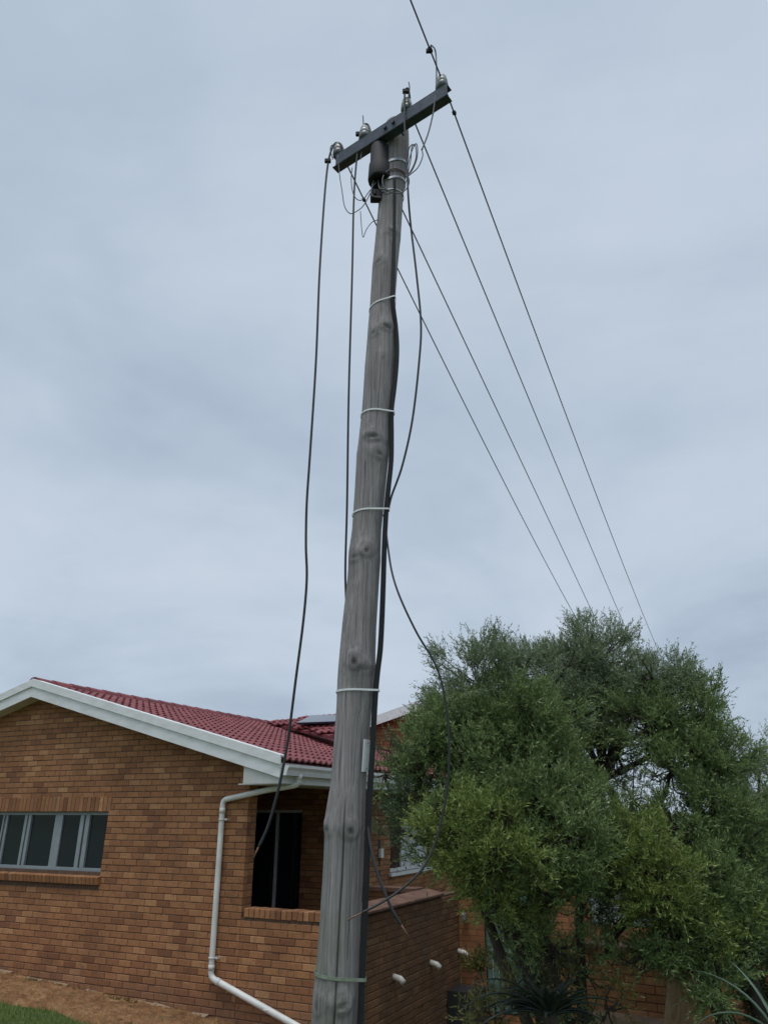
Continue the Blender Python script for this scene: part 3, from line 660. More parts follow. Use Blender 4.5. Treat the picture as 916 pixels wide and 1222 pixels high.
# ------------------------------------------------------------------ outbuilding wall behind the tree
annex = empty('outbuilding', 'orange brick outbuilding with green door, half hidden behind the tree', 'outbuilding', HL, -HA)
GD = (3.50, 4.35, -.35, 1.75); AW = (5.2, 6.1, .95, 1.42); AT = 1.95
aw = MB()
def awb(a, b, z0, z1): aw.add([(a, TE, z0), (b, TE, z0), (b, TE, z1), (a, TE, z1)], [(0, 1, 2, 3)]).add([(a, TE + .22, z0), (b, TE + .22, z0), (b, TE + .22, z1), (a, TE + .22, z1)], [(3, 2, 1, 0)])
awb(TS + .002, GD[0], -.8, AT); awb(GD[1], AW[0], -.8, AT); awb(AW[1], 9.5, -.8, AT); awb(GD[0], GD[1], GD[3], AT); awb(AW[0], AW[1], -.8, AW[2]); awb(AW[0], AW[1], AW[3], AT); awb(GD[0], GD[1], -.8, GD[2])
aw = aw.build('wall', 'far_brick', annex); uvwall(aw)
MB().box(TS, 9.5, TE - .06, TE + .3, AT + .001, AT + .07).build('coping', 'terracotta', annex)
gd = MB().box(GD[0], GD[1], TE + .06, TE + .11, GD[2], GD[3]).build('door', 'green_door', annex)
for k in range(9): MB().box(GD[0] + .02 + k * .094, GD[0] + .094 + k * .094, TE + .045, TE + .0595, GD[2] + .02, GD[3] - .02).build('door_board', 'green_door', gd)
for k in range(4): MB().box(GD[0] + .1 + k * .094, GD[0] + .108 + k * .094, TE + .03, TE + .044, .1, .95 - .1 * k).build('door_bar', 'weep_pipe', gd)
aw_ = MB().box(AW[0], AW[1], TE + .05, TE + .06, AW[2], AW[3]).build('window', 'sky_reflection_glass', annex)
lamp = MB().lathe((TS + .12, TE - .08, .93), [(.02, .1), (.045, .06), (.05, -.02), (.03, -.06), (.0, -.065)], 10).box(TS + .1, TS + .14, TE - .08, TE - .001, 1.0, 1.03).build('wall_lamp', 'band_metal', annex)
MB().box(TS + .02, TS + .46, 3.0, 3.5, -.85, .02).build('planter_box', 'dark_frame')
tag(bpy.data.objects['planter_box'], 'dark box planter standing in the corner by the terrace wall', 'planter')
bpy.data.objects['planter_box'].matrix_world = Matrix.Translation(HL) @ Matrix.Rotation(-HA, 4, 'Z')
# low garden wall and ochre plastered stub at right
gwall = empty('garden_wall', 'low weathered brick garden wall in the shade below the tree', 'wall', (0, 0, 0))
p0, p1 = W(690, 1130, 10.2), W(800, 1136, 9.6); ztop = p0.z
dirx = (Vector((p1.x, p1.y, 0)) - Vector((p0.x, p0.y, 0))); Lg = dirx.length; rzg = math.atan2(dirx.y, dirx.x)
gwall.location = (p0.x, p0.y, 0); gwall.rotation_euler = (0, 0, rzg); zg = -.6
gb = MB().box(0, Lg, .007, .22, zg, ztop).build('wall', 'mortar', gwall)
place(lay(0, Lg, zg, ztop, [], phase=.05), lambda x, z: (x, random.uniform(-.012, .004), z), 0, gb, pick=None)
for k in range(int(Lg / .3)): MB().box(k * .3 + .005, k * .3 + .29, -.04, .25, ztop + .002, ztop + .05).build('coping_slab', 'terracotta', gwall)
MB().box(.1, Lg - .05, -.30, -.02, zg, ztop - .62).build('ledge', 'concrete', gwall)
stub = MB(); p0, p1 = W(762, 1150, 8.7), W(833, 1150, 8.5)
q0, q1 = W(800, 1150, 10.2), W(833, 1150, 10.2)
top = p0.z; nx, nz = 26, 26; vs, fs = [], []
for j in range(nz + 1):
    for i in range(nx + 1):
        u, w_ = i / nx, j / nz; zz = -.6 + (top + .6) * w_
        a_ = Vector((p0.x + .42 * w_ ** 1.5, p0.y, 0)); x_ = a_.lerp(Vector((p1.x, p1.y, 0)), u)
        vs.append((x_.x, x_.y + random.uniform(-.012, .012), zz))
for j in range(nz):
    for i in range(nx): a_ = j * (nx + 1) + i; fs.append((a_, a_ + 1, a_ + nx + 2, a_ + nx + 1))
b0 = len(vs); vs += [(p0.x, p0.y + .3, -.6), (p1.x, p1.y + .3, -.6), (p1.x, p1.y + .3, top), (p0.x + .42, p0.y + .3, top)]
fs += [(b0 + 1, b0, b0 + 3, b0 + 2), (nx, b0 + 1, b0 + 2, nz * (nx + 1) + nx), (0, nz * (nx + 1), b0 + 3, b0), (nz * (nx + 1), nz * (nx + 1) + nx, b0 + 2, b0 + 3)]
stub.add(vs, fs); tag(stub.build('retaining_wall', 'ochre_plaster'), 'rough ochre plastered wall stub beside the dark tree trunk', 'wall')

# ------------------------------------------------------------------ utility pole
PY = 5.0
edges = [(150, 459, 487), (165, 460, 488), (185, 459, 488), (237, 452, 481), (285, 447.5, 478), (319, 444, 474.5), (366, 441, 471), (395, 438.5, 472), (405, 438, 472), (437, 435, 471), (470, 433, 469), (495, 431, 467), (530, 427, 465), (542, 425, 464), (581, 423, 460), (632, 419.5, 455), (660, 415.5, 454), (669, 415.5, 454), (690, 414, 452.5), (747, 407.5, 449), (780, 404.5, 448), (797, 403, 448), (812, 402, 446), (842, 401, 444), (880, 398.5, 440.5), (936, 394, 437), (965, 389, 436), (985, 387, 435), (1000, 387, 434), (1048, 384.5, 433), (1100, 381, 430.5), (1140, 378, 428.5), (1180, 374, 427.5), (1200, 372.5, 427), (1222, 371, 425.5)]
zz, xc, rr = [], [], []
for y_, l_, r_ in edges:
    a_, b_ = W(l_, y_, PY), W(r_, y_, PY); zz.append((a_.z + b_.z) / 2); xc.append((a_.x + b_.x) / 2); rr.append((b_.x - a_.x) / 2 * .985)
zz, xc, rr = map(np.array, (zz[::-1], xc[::-1], rr[::-1]))
slope = (xc[-1] - xc[0]) / (zz[-1] - zz[0])
zb_ = gz(*to_house((xc[0], PY, 0))) - .3
zz = np.insert(zz, 0, zb_); xc = np.insert(xc, 0, xc[0] + slope * (zb_ - zz[1])); rr = np.insert(rr, 0, rr[0] * 1.05)
ZTOP = zz[-1]
def pole_c(z): return float(np.interp(z, zz, xc))
def pole_r(z): return float(np.interp(z, zz, rr))
def px_z(y_): return W(430, y_, PY).z
# knots: pixel row, side (-1 left .. 1 right), strength
knots = [(405, -.55, .6), (398, .35, .8), (437, .2, .3), (528, .0, 1.0), (548, .45, .8), (662, .15, 1.0), (668, -.6, .6), (793, -.1, 1.2), (800, .5, .4), (988, -.85, .7), (990, .35, 1.1), (1192, .35, 1.1), (1196, -.75, .8), (285, .3, .5), (320, -.5, .4)]
kn = [(px_z(y_), math.asin(max(-.95, min(.95, a_))), k_) for y_, a_, k_ in knots]
NA, NZ = 168, 560
zs = np.linspace(zb_, ZTOP, NZ); th = np.linspace(0, 2 * math.pi, NA, endpoint=False)
V = np.zeros((NZ, NA, 3)); KN = np.zeros((NZ, NA)); AL = np.zeros((NZ, NA))
zc0, zc1 = px_z(1240), px_z(945)
for i, z in enumerate(zs):
    c_, r_ = pole_c(z), pole_r(z); rad = np.full(NA, r_)
    # angle measured from facing the camera (-Y), positive to the right
    a_ = (th + math.pi) % (2 * math.pi) - math.pi
    rad *= 1 + .008 * np.sin(3 * a_ + z * .7) + .005 * np.sin(7 * a_ + z * 1.9 + 1) + .004 * np.sin(19 * a_ + .6 * z)
    for ik, (kz, ka, ks) in enumerate(kn):
        wk = (1.0, 1.7, .8, 2.2, 1.3)[ik % 5]; hk = (1.0, .7, 1.25, .65, .9)[ik % 5]
        da = (a_ - ka + math.pi) % (2 * math.pi) - math.pi
        g_ = np.exp(-((z - kz - .02 * np.sin(da * 3 + ik)) / (.055 * hk)) ** 2 - (da * r_ / (.045 * wk)) ** 2); core = np.exp(-((z - kz + .008 + .25 * da * r_ * math.sin(ik * 2.1)) / (.020 * hk)) ** 2 - (da * r_ / (.020 * wk)) ** 2)
        rad += ks * (.013 * g_ - .016 * core); KN[i] = np.maximum(KN[i], np.clip(core * 1.1 * ks, 0, .85)); br_ = np.exp(-((z - kz - .055 + 2.2 * (da * r_) ** 2 * 4) / .018) ** 2 - (da * r_ / .07) ** 2); lo_ = np.exp(-((z - kz + .06 - 6 * (da * r_) ** 2) / .02) ** 2 - (da * r_ / .08) ** 2)
        rad += ks * (.006 * np.exp(-((z - kz) / .09) ** 2 - (da * r_ / .09) ** 2) + .004 * br_ - .004 * lo_); KN[i] = np.maximum(KN[i], np.clip(ks * (.34 * lo_ + .26 * br_), 0, .5))
    # long drying check on the front and a few short ones
    if z < zc1:
        ac = .05 + .03 * math.sin(2.1 * z) + .012 * math.sin(9 * z); wd = .0035 * min(1, (zc1 - z) / .35) + .0008
        g_ = np.exp(-(((a_ - ac) * r_) / (wd * 1.15)) ** 2); rad -= .022 * g_; KN[i] = np.maximum(KN[i], g_ * .95)
    for (y0_, y1_, ang_) in ((430, 475, -.25), (440, 520, .1), (560, 640, -.35), (690, 760, .3), (700, 770, -.15), (830, 930, -.5), (850, 940, .35), (1010, 1140, .55), (330, 360, .0), (1040, 1180, -.6)):
        z1_, z0_ = px_z(y0_), px_z(y1_)
        if z0_ < z < z1_:
            g_ = np.exp(-(((a_ - ang_ - .02 * math.sin(6 * z)) * r_) / .0022) ** 2); rad -= .006 * g_; KN[i] = np.maximum(KN[i], g_ * .55)
    if i == NZ - 1: rad *= .97
    V[i, :, 0] = c_ + rad * np.sin(a_); V[i, :, 1] = PY - rad * np.cos(a_); V[i, :, 2] = z
    AL[i] = np.clip((px_z(930) - z) / 1.2, 0, 1) * np.clip(.75 - .75 * np.sin(a_), 0, 1)
verts = [tuple(q) for q in V.reshape(-1, 3)]
idx = np.arange(NZ * NA).reshape(NZ, NA); A_ = idx[:-1]; B_ = np.roll(idx, -1, 1)[:-1]; C_ = np.roll(idx, -1, 1)[1:]; D_ = idx[1:]
faces = np.stack([A_, B_, C_, D_], -1).reshape(-1, 4).tolist()
verts.append((pole_c(ZTOP), PY, ZTOP + .012)); tip = len(verts) - 1
faces += [(int(idx[-1, k]), int(idx[-1, (k + 1) % NA]), tip) for k in range(NA)]
base_pt = Vector((pole_c(zb_ + .3), PY, zb_ + .3))
pole = empty('utility_pole', 'tall weathered grey wooden utility pole with steel crossarm and insulators', 'utility pole', base_pt)
def P(o): o.matrix_parent_inverse = Matrix.Translation(-base_pt); return o
me = bpy.data.meshes.new('pole_shaft'); me.from_pydata(verts, [], faces)
for nm, ar in (('knot', KN), ('algae', AL)):
    at = me.attributes.new(nm, 'FLOAT', 'POINT'); at.data.foreach_set('value', np.append(ar.ravel(), 0).astype(np.float32))
shaft = P(link('pole_shaft', me, 'old_wood', pole, True))
# crossarm: horizontal steel channel on the near side of the pole
AZ = CAMZ + 5.80
def atz(x, y_, z): r_ = ray(x, y_); r_ = r_ * (z - CAMZ) / r_[2]; return Vector((r_[0], r_[1], z))
aL, aR = atz(400, 197, AZ), atz(536, 110, AZ); ad_ = (aR - aL).normalized(); an_ = Vector((-ad_.y, ad_.x, 0))
if an_.y < 0: an_ = -an_
AH, AD = .072, .085
def armp(k, n_, z): q = aL + (aR - aL) * k + an_ * n_; return (q.x, q.y, AZ + z)
arm = MB()
def armbox(k0, k1, n0, n1, z0, z1): arm.hexa([armp(k0, n0, z0), armp(k0, n1, z0), armp(k0, n1, z1), armp(k0, n0, z1)], [armp(k1, n0, z0), armp(k1, n1, z0), armp(k1, n1, z1), armp(k1, n0, z1)])
armbox(.03, 1, -AD / 2, -AD / 2 + .008, -AH + .0081, AH - .0081); armbox(0, 1, -AD / 2, AD / 2, AH - .008, AH); armbox(0, 1, -AD / 2, AD / 2, -AH, -AH + .008)
crossarm = P(bevel(arm.build('crossarm', 'steel', pole), .002))
# through bolts / packing between arm and pole
for k in (.49, .56):
    q = Vector(armp(k, 0, 0)); P(MB().tube([q - an_ * .06, q + an_ * .12], .01, 8).build('bolt', 'steel', pole))
    P(MB().lathe(q - an_ * .052, [(.018, -.006), (.018, .012), (.0, .012)], 6, -an_).build('bolt_nut', 'steel', pole))
# insulators
INS = [(404, 190), (438, 166), (489, 132), (529, 103)]; itop = []
for px_, py_ in INS:
    k = (px_ - 400) / 136.0; b0 = Vector(armp(k, -.005, AH))
    ins = P(MB().lathe(b0, [(.015, -.02), (.015, .012), (.046, .014), (.055, .035), (.053, .070), (.045, .082)], 20).build('insulator', 'porcelain_dark', pole, True))
    cap = MB().lathe(b0, [(.044, .081), (.050, .090), (.049, .112), (.041, .124), (.040, .134), (.043, .144), (.036, .164), (.018, .178), (.0, .181)], 20).build('insulator_cap', 'porcelain', ins, True)
    itop.append(b0 + Vector((0, 0, .13)))
# dark cable-end box (left of the pole, under the arm) with flared lower boot
bc = W(453, 190, 4.93); bx_ = bc.x
zt, zbm = W(455, 172, 4.93).z, W(453, 215, 4.93).z
box = P(MB().lathe((bx_, 4.95, 0), [(.0, zt), (0.070, zt - .005), (0.085, zt - .03), (0.088, (zt + zbm) / 2 - .02), (0.090, (zt + zbm) / 2 - .021), (0.099, (zt + zbm) / 2 - .03), (.108, zbm + .02), (.104, zbm), (.06, zbm - .002), (.058, zbm + .05), (.0, zbm + .05)], 18).build('cable_end_box', 'black_plastic', pole, True))
q = W(449, 233, 4.93)
P(bevel(MB().box(q.x - .055, q.x + .045, 4.9, 4.97, q.z - .06, q.z + .05).box(q.x - .03, q.x + .0, 4.885, 4.8995, q.z - .03, q.z + .03).build('clamp', 'black_plastic', pole), .008))
# straps round the pole head
def ring(name, yL, yR, rad, h_, mat, extra=0.0, nn=40, par=pole):
    zL, zR = px_z(yL), px_z(yR); vs, fs = [], []
    for k in range(nn):
        a_ = 2 * math.pi * k / nn; s_ = math.sin(a_); zc_ = (zL + zR) / 2 + (zR - zL) / 2 * s_ + .0
        r_ = pole_r(zc_) + rad + extra * max(0, s_) ** 3; c_ = pole_c(zc_)
        for dr, dz in ((0, -h_), (.004, -h_), (.004, h_), (0, h_)): vs.append((c_ + (r_ + dr) * s_, PY - (r_ + dr) * math.cos(a_), zc_ + dz))
    for k in range(nn):
        for j in range(4): fs.append((k * 4 + j, ((k + 1) % nn) * 4 + j, ((k + 1) % nn) * 4 + (j + 1) % 4, k * 4 + (j + 1) % 4))
    me = bpy.data.meshes.new(name); me.from_pydata(vs, [], fs); bm_ = bmesh.new(); bm_.from_mesh(me); bmesh.ops.recalc_face_normals(bm_, faces=bm_.faces); bm_.to_mesh(me); bm_.free()
    return P(link(name, me, mat, par))
ring('metal_strap', 204, 200, .004, .014, 'band_metal'); ring('metal_strap', 226, 220, .004, .012, 'band_metal'); ring('metal_strap', 238, 236, .003, .006, 'band_metal'); ring('metal_strap', 216, 214, .006, .006, 'rust')
#TIES_LATER
# plaque
pz0, pz1 = px_z(922), px_z(884); zc_ = (pz0 + pz1) / 2; r_ = pole_r(zc_); c_ = pole_c(zc_)
def onpole(px_, z, off):
    c_, r_ = pole_c(z), pole_r(z); x_ = W(px_, 903, PY).x - pole_c(zc_) + c_; s_ = max(-1, min(1, (x_ - c_) / r_)); a_ = math.asin(s_); return (c_ + (r_ + off) * math.sin(a_), PY - (r_ + off) * math.cos(a_), z)
ca = [onpole(431, 0, 0), onpole(438.6, 0, 0)]
vs = lambda px_, off: [onpole(px_[0], pz0, off), onpole(px_[1], pz0, off), onpole(px_[1], pz1, off), onpole(px_[0], pz1, off)]
plq = P(bevel(MB().hexa(vs((430.6, 438.8), .026), vs((430.6, 438.8), .021)).build('plaque', 'plaque', pole), .001))
for f_ in (.10, .90):
    a_ = Vector(onpole(434.6, pz0 + (pz1 - pz0) * f_, .027)); b_ = Vector(onpole(434.6, pz0 + (pz1 - pz0) * f_, .031))
    o = MB().tube([a_, b_], .006, 8).build('plaque_nail', 'plaque_mark', plq); o.matrix_parent_inverse = Matrix.Identity(4)

# ------------------------------------------------------------------ cables and wires (each its own thing)
def cable(name, pts, rad, mat, label, cat, group=None, n=10, sm=8, tip=None):
    pts = smooth_path(pts, sm); o = MB().tube(pts, rad, n).build(name, mat, None, True); tag(o, label, cat, group)
    if tip:
        L, mt = tip; d = (pts[-1] - pts[-4]).normalized()
        q = MB().tube([pts[-1] - d * .01, pts[-1] + d * L * .5, pts[-1] + d * L + Vector((0, 0, -.004))], [rad * .62] * 3, 8).build('bare_end', mt, o, True)
    return o
def pxs(l, Y): return [W(x, y_, Y if not isinstance(Y, (tuple, list)) else Y[i]) for i, (x, y_) in enumerate(l)]
YL = aL.y
wires = [(3, 23.7, [(551, 155), (605, 301), (654, 440), (696, 553.6), (735, 652), (788, 783.6)], 'rightmost'), (2, 23.2, [(549, 270), (612, 430), (682, 601), (762.7, 787.5)], 'second from right'),
         (1, 22.9, [(480, 242), (515.7, 316), (563, 430), (633, 577), (717.5, 754)], 'third from right'), (0, 22.1, [(475, 320), (528, 430), (613, 599), (694, 750)], 'leftmost')]
con = []
for i_, az, pts, wh in wires:
    d = np.array([math.sin(R(az)), math.cos(R(az)), 0]); nn = np.array([d[1], -d[0], 0]); s0 = np.array(itop[i_]) - np.array([0, 0, CAMZ]); T_, Z_ = [0], [s0[2]]
    for q in pts:
        r_ = ray(*q); k = (s0 @ nn) / (r_ @ nn); Q = r_ * k; T_.append(float((Q - s0) @ d)); Z_.append(Q[2])
    wgt = np.ones(len(T_)); wgt[0] = 6
    co_ = np.polyfit(T_, Z_, 2, w=wgt)
    tt = np.concatenate([np.linspace(0, 6, 14), np.linspace(7.5, 40, 22)])
    pts3 = [Vector((*(s0 + d * t_)[:2], float(np.polyval(co_, t_)) - float(np.polyval(co_, 0)) + s0[2] + CAMZ)) if t_ < 18 else None for t_ in tt]
    # beyond 18 m: keep the slope, levelling off
    zl = None; out = []
    for t_, p_ in zip(tt, pts3):
        if p_ is None:
            z18 = float(np.polyval(co_, 18) - np.polyval(co_, 0)) + s0[2] + CAMZ; sl_ = float(np.polyval(np.polyder(co_), 18)); u = t_ - 18
            p_ = Vector((*(s0 + d * t_)[:2], z18 + min(sl_, -.005) * u * (1 - u / 44)))
        out.append(p_)
    o = MB().tube(out, .0076, 6).build('overhead_wire', 'conductor', None, True)
    tag(o, {'rightmost': 'rightmost overhead wire running from the crossarm down behind the trees', 'second from right': 'overhead wire running to the trees, second from the right', 'third from right': 'overhead wire passing behind the pole, third from the right', 'leftmost': 'lowest overhead wire, leftmost of those running to the trees'}[wh], 'wire', 'overhead wires running to the trees')
    con.append((o, out, d, s0))
    for t_ in ({3: (.33,), 1: (), 0: (.18, .62), 2: ()}[i_]):
        j = min(range(len(out)), key=lambda q_: abs(tt[q_] - t_)); a_ = out[0].lerp(out[1], t_ / tt[1]) if t_ < tt[1] else out[j].lerp(out[j + 1], max(0, min(1, (t_ - tt[j]) / (tt[j + 1] - tt[j]))))
        dv = (out[1] - out[0]).normalized()
        MB().tube([a_ - dv * .014, a_ + dv * .014], .018, 8).box(a_.x - .012, a_.x + .02, a_.y - .01, a_.y + .01, a_.z - .022, a_.z + .004).build('line_clamp', 'black_plastic', o)
# the one wire that goes on overhead, above the photographer
o3, out3, d3, s3 = con[0]
bp = [Vector((*(s3 - d3 * t_)[:2], s3[2] + CAMZ + .02 * t_ * 0 - .006 * t_ + .0006 * t_ * t_)) for t_ in np.linspace(0, 16, 30)]
ob = MB().tube(bp, .0076, 6).build('overhead_wire', 'conductor', None, True); tag(ob, 'overhead wire running from the right-hand insulator up out of the picture', 'wire')
k = .30; cpt = bp[0].lerp(bp[1], k / (16 / 29)); MB().tube([cpt - Vector(d3) * .02, cpt + Vector(d3) * .02], .02, 8).box(cpt.x - .035, cpt.x + .012, cpt.y - .012, cpt.y + .012, cpt.z - .03, cpt.z).build('line_clamp', 'black_plastic', ob)
def ay(px_): return (aL.lerp(aR, (px_ - 400) / 136.0)).y
y_l = ay(398) - .06
cable('hanging_cable', pxs([(411, 184), (407, 173), (400, 171), (394, 183), (390, 205), (386, 250), (381, 330), (377, 430), (370, 540), (366, 600), (365, 650), (366, 690), (362, 740), (353, 810), (344, 880), (336, 925), (328, 958), (319, 988), (309, 1010)], [ay(411) - .02, ay(407) - .03, ay(400) - .05] + [y_l] * 16), .0098, 'cable', 'long black cut cable hanging free left of the pole, end before the sliding door', 'cable', tip=(.07, 'copper'))
cable('hanging_cable', pxs([(443, 160), (439, 149), (433, 150), (429, 165), (425, 195), (422, 240), (420, 330), (416, 470), (414, 600), (412, 690), (416, 760)], [ay(443), ay(439), ay(433) - .05, 5.02, 5.02, 5.03, 5.06, 5.12, 5.18, 5.2, 5.2]), .0085, 'cable', 'black cable hanging straight down close to the left edge of the pole', 'cable')
yc = ay(487) - .07
cable('hanging_cable', pxs([(489, 118), (487, 106), (483, 109), (482.5, 130), (483, 160), (485.5, 200), (487, 235), (490, 270), (497, 330), (502, 385), (500, 430), (492, 500), (480, 555), (467, 592), (463, 610)], [ay(489)] + [yc] * 6 + [4.76, 4.78, 4.8, 4.82, 4.86, 4.9, 4.93, 4.93]), .0085, 'cable', 'black cable bowing out right of the pole and back to the cable bundle', 'cable')
cable('hanging_cable', pxs([(460, 628), (463, 655), (468, 685), (478, 715), (497, 755), (514, 783), (524, 805), (530, 830), (535, 870), (535, 920), (530, 962), (520, 1003), (505, 1035), (480, 1060), (455, 1077), (432, 1089)], [4.93, 4.9, 4.85] + [4.8] * 9 + [4.78, 4.75, 4.72, 4.70]), .0072, 'cable', 'black cable looping out over the tree and back across the lower pole', 'cable', tip=(.09, 'copper'))
cable('hanging_cable', pxs([(439, 985), (441, 1005), (448, 1035), (458, 1063), (469, 1088), (478, 1103)], [4.92, 4.89, 4.85, 4.82, 4.8, 4.8]), .0088, 'cable', 'short cut cable end poking out right of the lower pole', 'cable', tip=(.075, 'copper'))
# cable bundle strapped to the right-hand side of the pole (two cables)
bun = [(470, 215), (470, 240), (469.5, 290), (469, 330), (468.5, 360), (472, 390), (473.5, 415), (472.5, 440), (470, 465), (467, 490), (467, 520), (466.5, 550), (463, 585), (460.5, 612), (458.5, 650), (457, 700), (455.5, 740), (453.5, 775), (450.5, 800), (448, 826), (446, 860), (444, 900), (441.5, 940), (439.5, 980), (438, 1020), (436.5, 1060), (434.5, 1100), (432, 1160), (430, 1222), (428, 1290)]
YB = [PY - .085] * 5 + [PY - .06] * 25
p_ = pxs(bun, YB)
cable('pole_cable', p_, .0195, 'cable', 'thick black cable strapped down the right side of the pole', 'cable', n=12)
cable('pole_cable', [q + Vector((.004, -.020, 0)) for i, q in enumerate(p_)], .0125, 'black_plastic', 'thinner black cable taped alongside the thick one on the pole', 'cable', n=10)
bunp = smooth_path(p_, 8)
def hull(pts):
    pts = sorted(set(pts)); lo, up = [], []
    for L_, it in ((lo, pts), (up, pts[::-1])):
        for q in it:
            while len(L_) > 1 and (L_[-1][0] - L_[-2][0]) * (q[1] - L_[-2][1]) - (L_[-1][1] - L_[-2][1]) * (q[0] - L_[-2][0]) <= 0: L_.pop()
            L_.append(q)
    return lo[:-1] + up[:-1]
def tie(yL, yR, h_, mat):
    zL, zR = px_z(yL), px_z(yR); zc_ = (zL + zR) / 2; c_, r_ = pole_c(zc_), pole_r(zc_); b_ = min(bunp, key=lambda q: abs(q.z - zc_)); pts = []
    for (x_, y_, rad) in ((c_, PY, r_ + .004), (b_.x, b_.y, .024), (b_.x + .004, b_.y - .020, .016)):
        pts += [(round(x_ + rad * math.cos(a_), 5), round(y_ + rad * math.sin(a_), 5)) for a_ in np.linspace(0, 2 * math.pi, 48, endpoint=False)]
    H_ = hull(pts); vs, fs, n_ = [], [], len(H_)
    for (x_, y_) in H_:
        z_ = zc_ + (zR - zL) / 2 * (x_ - c_) / r_; dx, dy = (x_ - c_), (y_ - PY); k = .0035 / math.hypot(dx, dy)
        for o_, dz in ((0, -h_), (1, -h_), (1, h_), (0, h_)): vs.append((x_ + dx * k * o_, y_ + dy * k * o_, z_ + dz))
    for k in range(n_):
        for j in range(4): fs.append((k * 4 + j, ((k + 1) % n_) * 4 + j, ((k + 1) % n_) * 4 + (j + 1) % 4, k * 4 + (j + 1) % 4))
    return P(MB().add(vs, fs).build('cable_tie', mat, pole))
for yl, yr in ((371, 364), (497, 498), (615, 613), (826, 826)): tie(yl, yr, .0065, 'tie_white')
tie(1160, 1165, .009, 'tie_green')
# clamps and cut wire stubs beside the insulators
hc = [o for o in bpy.data.objects if o.name.startswith('hanging_cable')]
for o, (cx_, cy_), Yc in ((hc[0], (391, 192), y_l), (hc[1], (428, 160), 5.02), (hc[2], (484, 109), yc)):
    q = W(cx_, cy_, Yc); bevel(MB().box(q.x - .03, q.x + .03, q.y - .016, q.y + .016, q.z - .022, q.z + .022).build('line_clamp', 'black_plastic', o), .006)
for o, l_, Yc in ((hc[1], [(433, 138), (433.5, 155), (432, 178), (430, 190)], 5.0), (hc[2], [(487.5, 98), (488.5, 106), (487, 117), (489, 125)], yc), (hc[0], [(397, 190), (394, 178), (397, 173), (401, 180), (403, 190)], y_l)):
    MB().tube(smooth_path(pxs(l_, Yc), 6), .0052, 8).build('wire_stub', 'thin_wire', o, True)
# jumpers and loose loops at the pole head
yj = ay(518) - .06
cable('jumper_wire', pxs([(514, 54), (519, 60), (520.5, 80), (520, 105), (517, 132), (511, 158), (503, 179)], [cpt.y, yj] + [yj] * 5), .0065, 'thin_wire', 'jumper wire dropping from the overhead clamp past the arm, right end', 'wire')
def loop(cx_, cy_, rx, ry, tilt, Y, n=14, a0=0, a1=2 * math.pi):
    out = []
    for k in range(n + 1):
        a_ = a0 + (a1 - a0) * k / n; x_, y_ = rx * math.cos(a_), ry * math.sin(a_); out.append(W(cx_ + x_ * math.cos(tilt) - y_ * math.sin(tilt), cy_ + x_ * math.sin(tilt) + y_ * math.cos(tilt), Y + .01 * math.sin(a_ * 2)))
    return out
yw = 4.86
cable('wire_coil', pxs([(503.5, 180), (504, 187), (499, 199), (492, 206), (486, 209), (487, 195), (492, 178), (496, 171.5), (498, 177), (497, 190), (491, 204), (487, 206), (490, 190), (491, 176), (495, 173), (496.5, 185), (493, 198), (484, 211), (486, 190), (488, 177), (492, 172)], yw), .0048, 'thin_wire', 'coil of loose grey wire sticking out right of the pole head', 'wire coil', sm=6)
cable('wire_coil', loop(472, 216, 16, 15, .2, 4.80, 20, -2.6, 3.4), .0048, 'thin_wire', 'ring of grey wire wound round the pole below the arm', 'wire coil')
cable('loose_wire', pxs([(403, 186), (405, 208), (408, 228), (411, 246), (417, 254.5), (424, 253), (433, 246), (440, 234), (447, 218)], 4.93), .0042, 'thin_wire', 'thin loose wire drooping from the left arm end to the black box', 'wire')
cable('loose_wire', pxs([(420, 200), (419, 215), (421, 230), (426, 238), (433, 238), (440, 229), (449, 217)], 4.92), .0042, 'thin_wire', 'small drooping wire loop between the left cable and the black box', 'wire')
cable('loose_wire', pxs([(430, 252), (431, 268), (433, 283), (437, 274), (444, 265), (452, 262)], 4.90), .0035, 'thin_wire', 'short dangling wire end left of the pole below the box', 'wire')
for k, (a_, b_, mid) in enumerate((((451, 214), (462, 226), (453, 225)), ((457, 214), (470, 228), (460, 231)), ((446, 214), (455, 236), (443, 232)))):
    cable('box_lead', pxs([a_, mid, b_], [4.93, 4.87, 4.86]), .0055, 'thin_wire', ['grey lead wire leaving the middle of the black box', 'grey lead wire leaving the right of the black box to the pole', 'grey lead wire leaving the left of the black box'][k], 'wire')

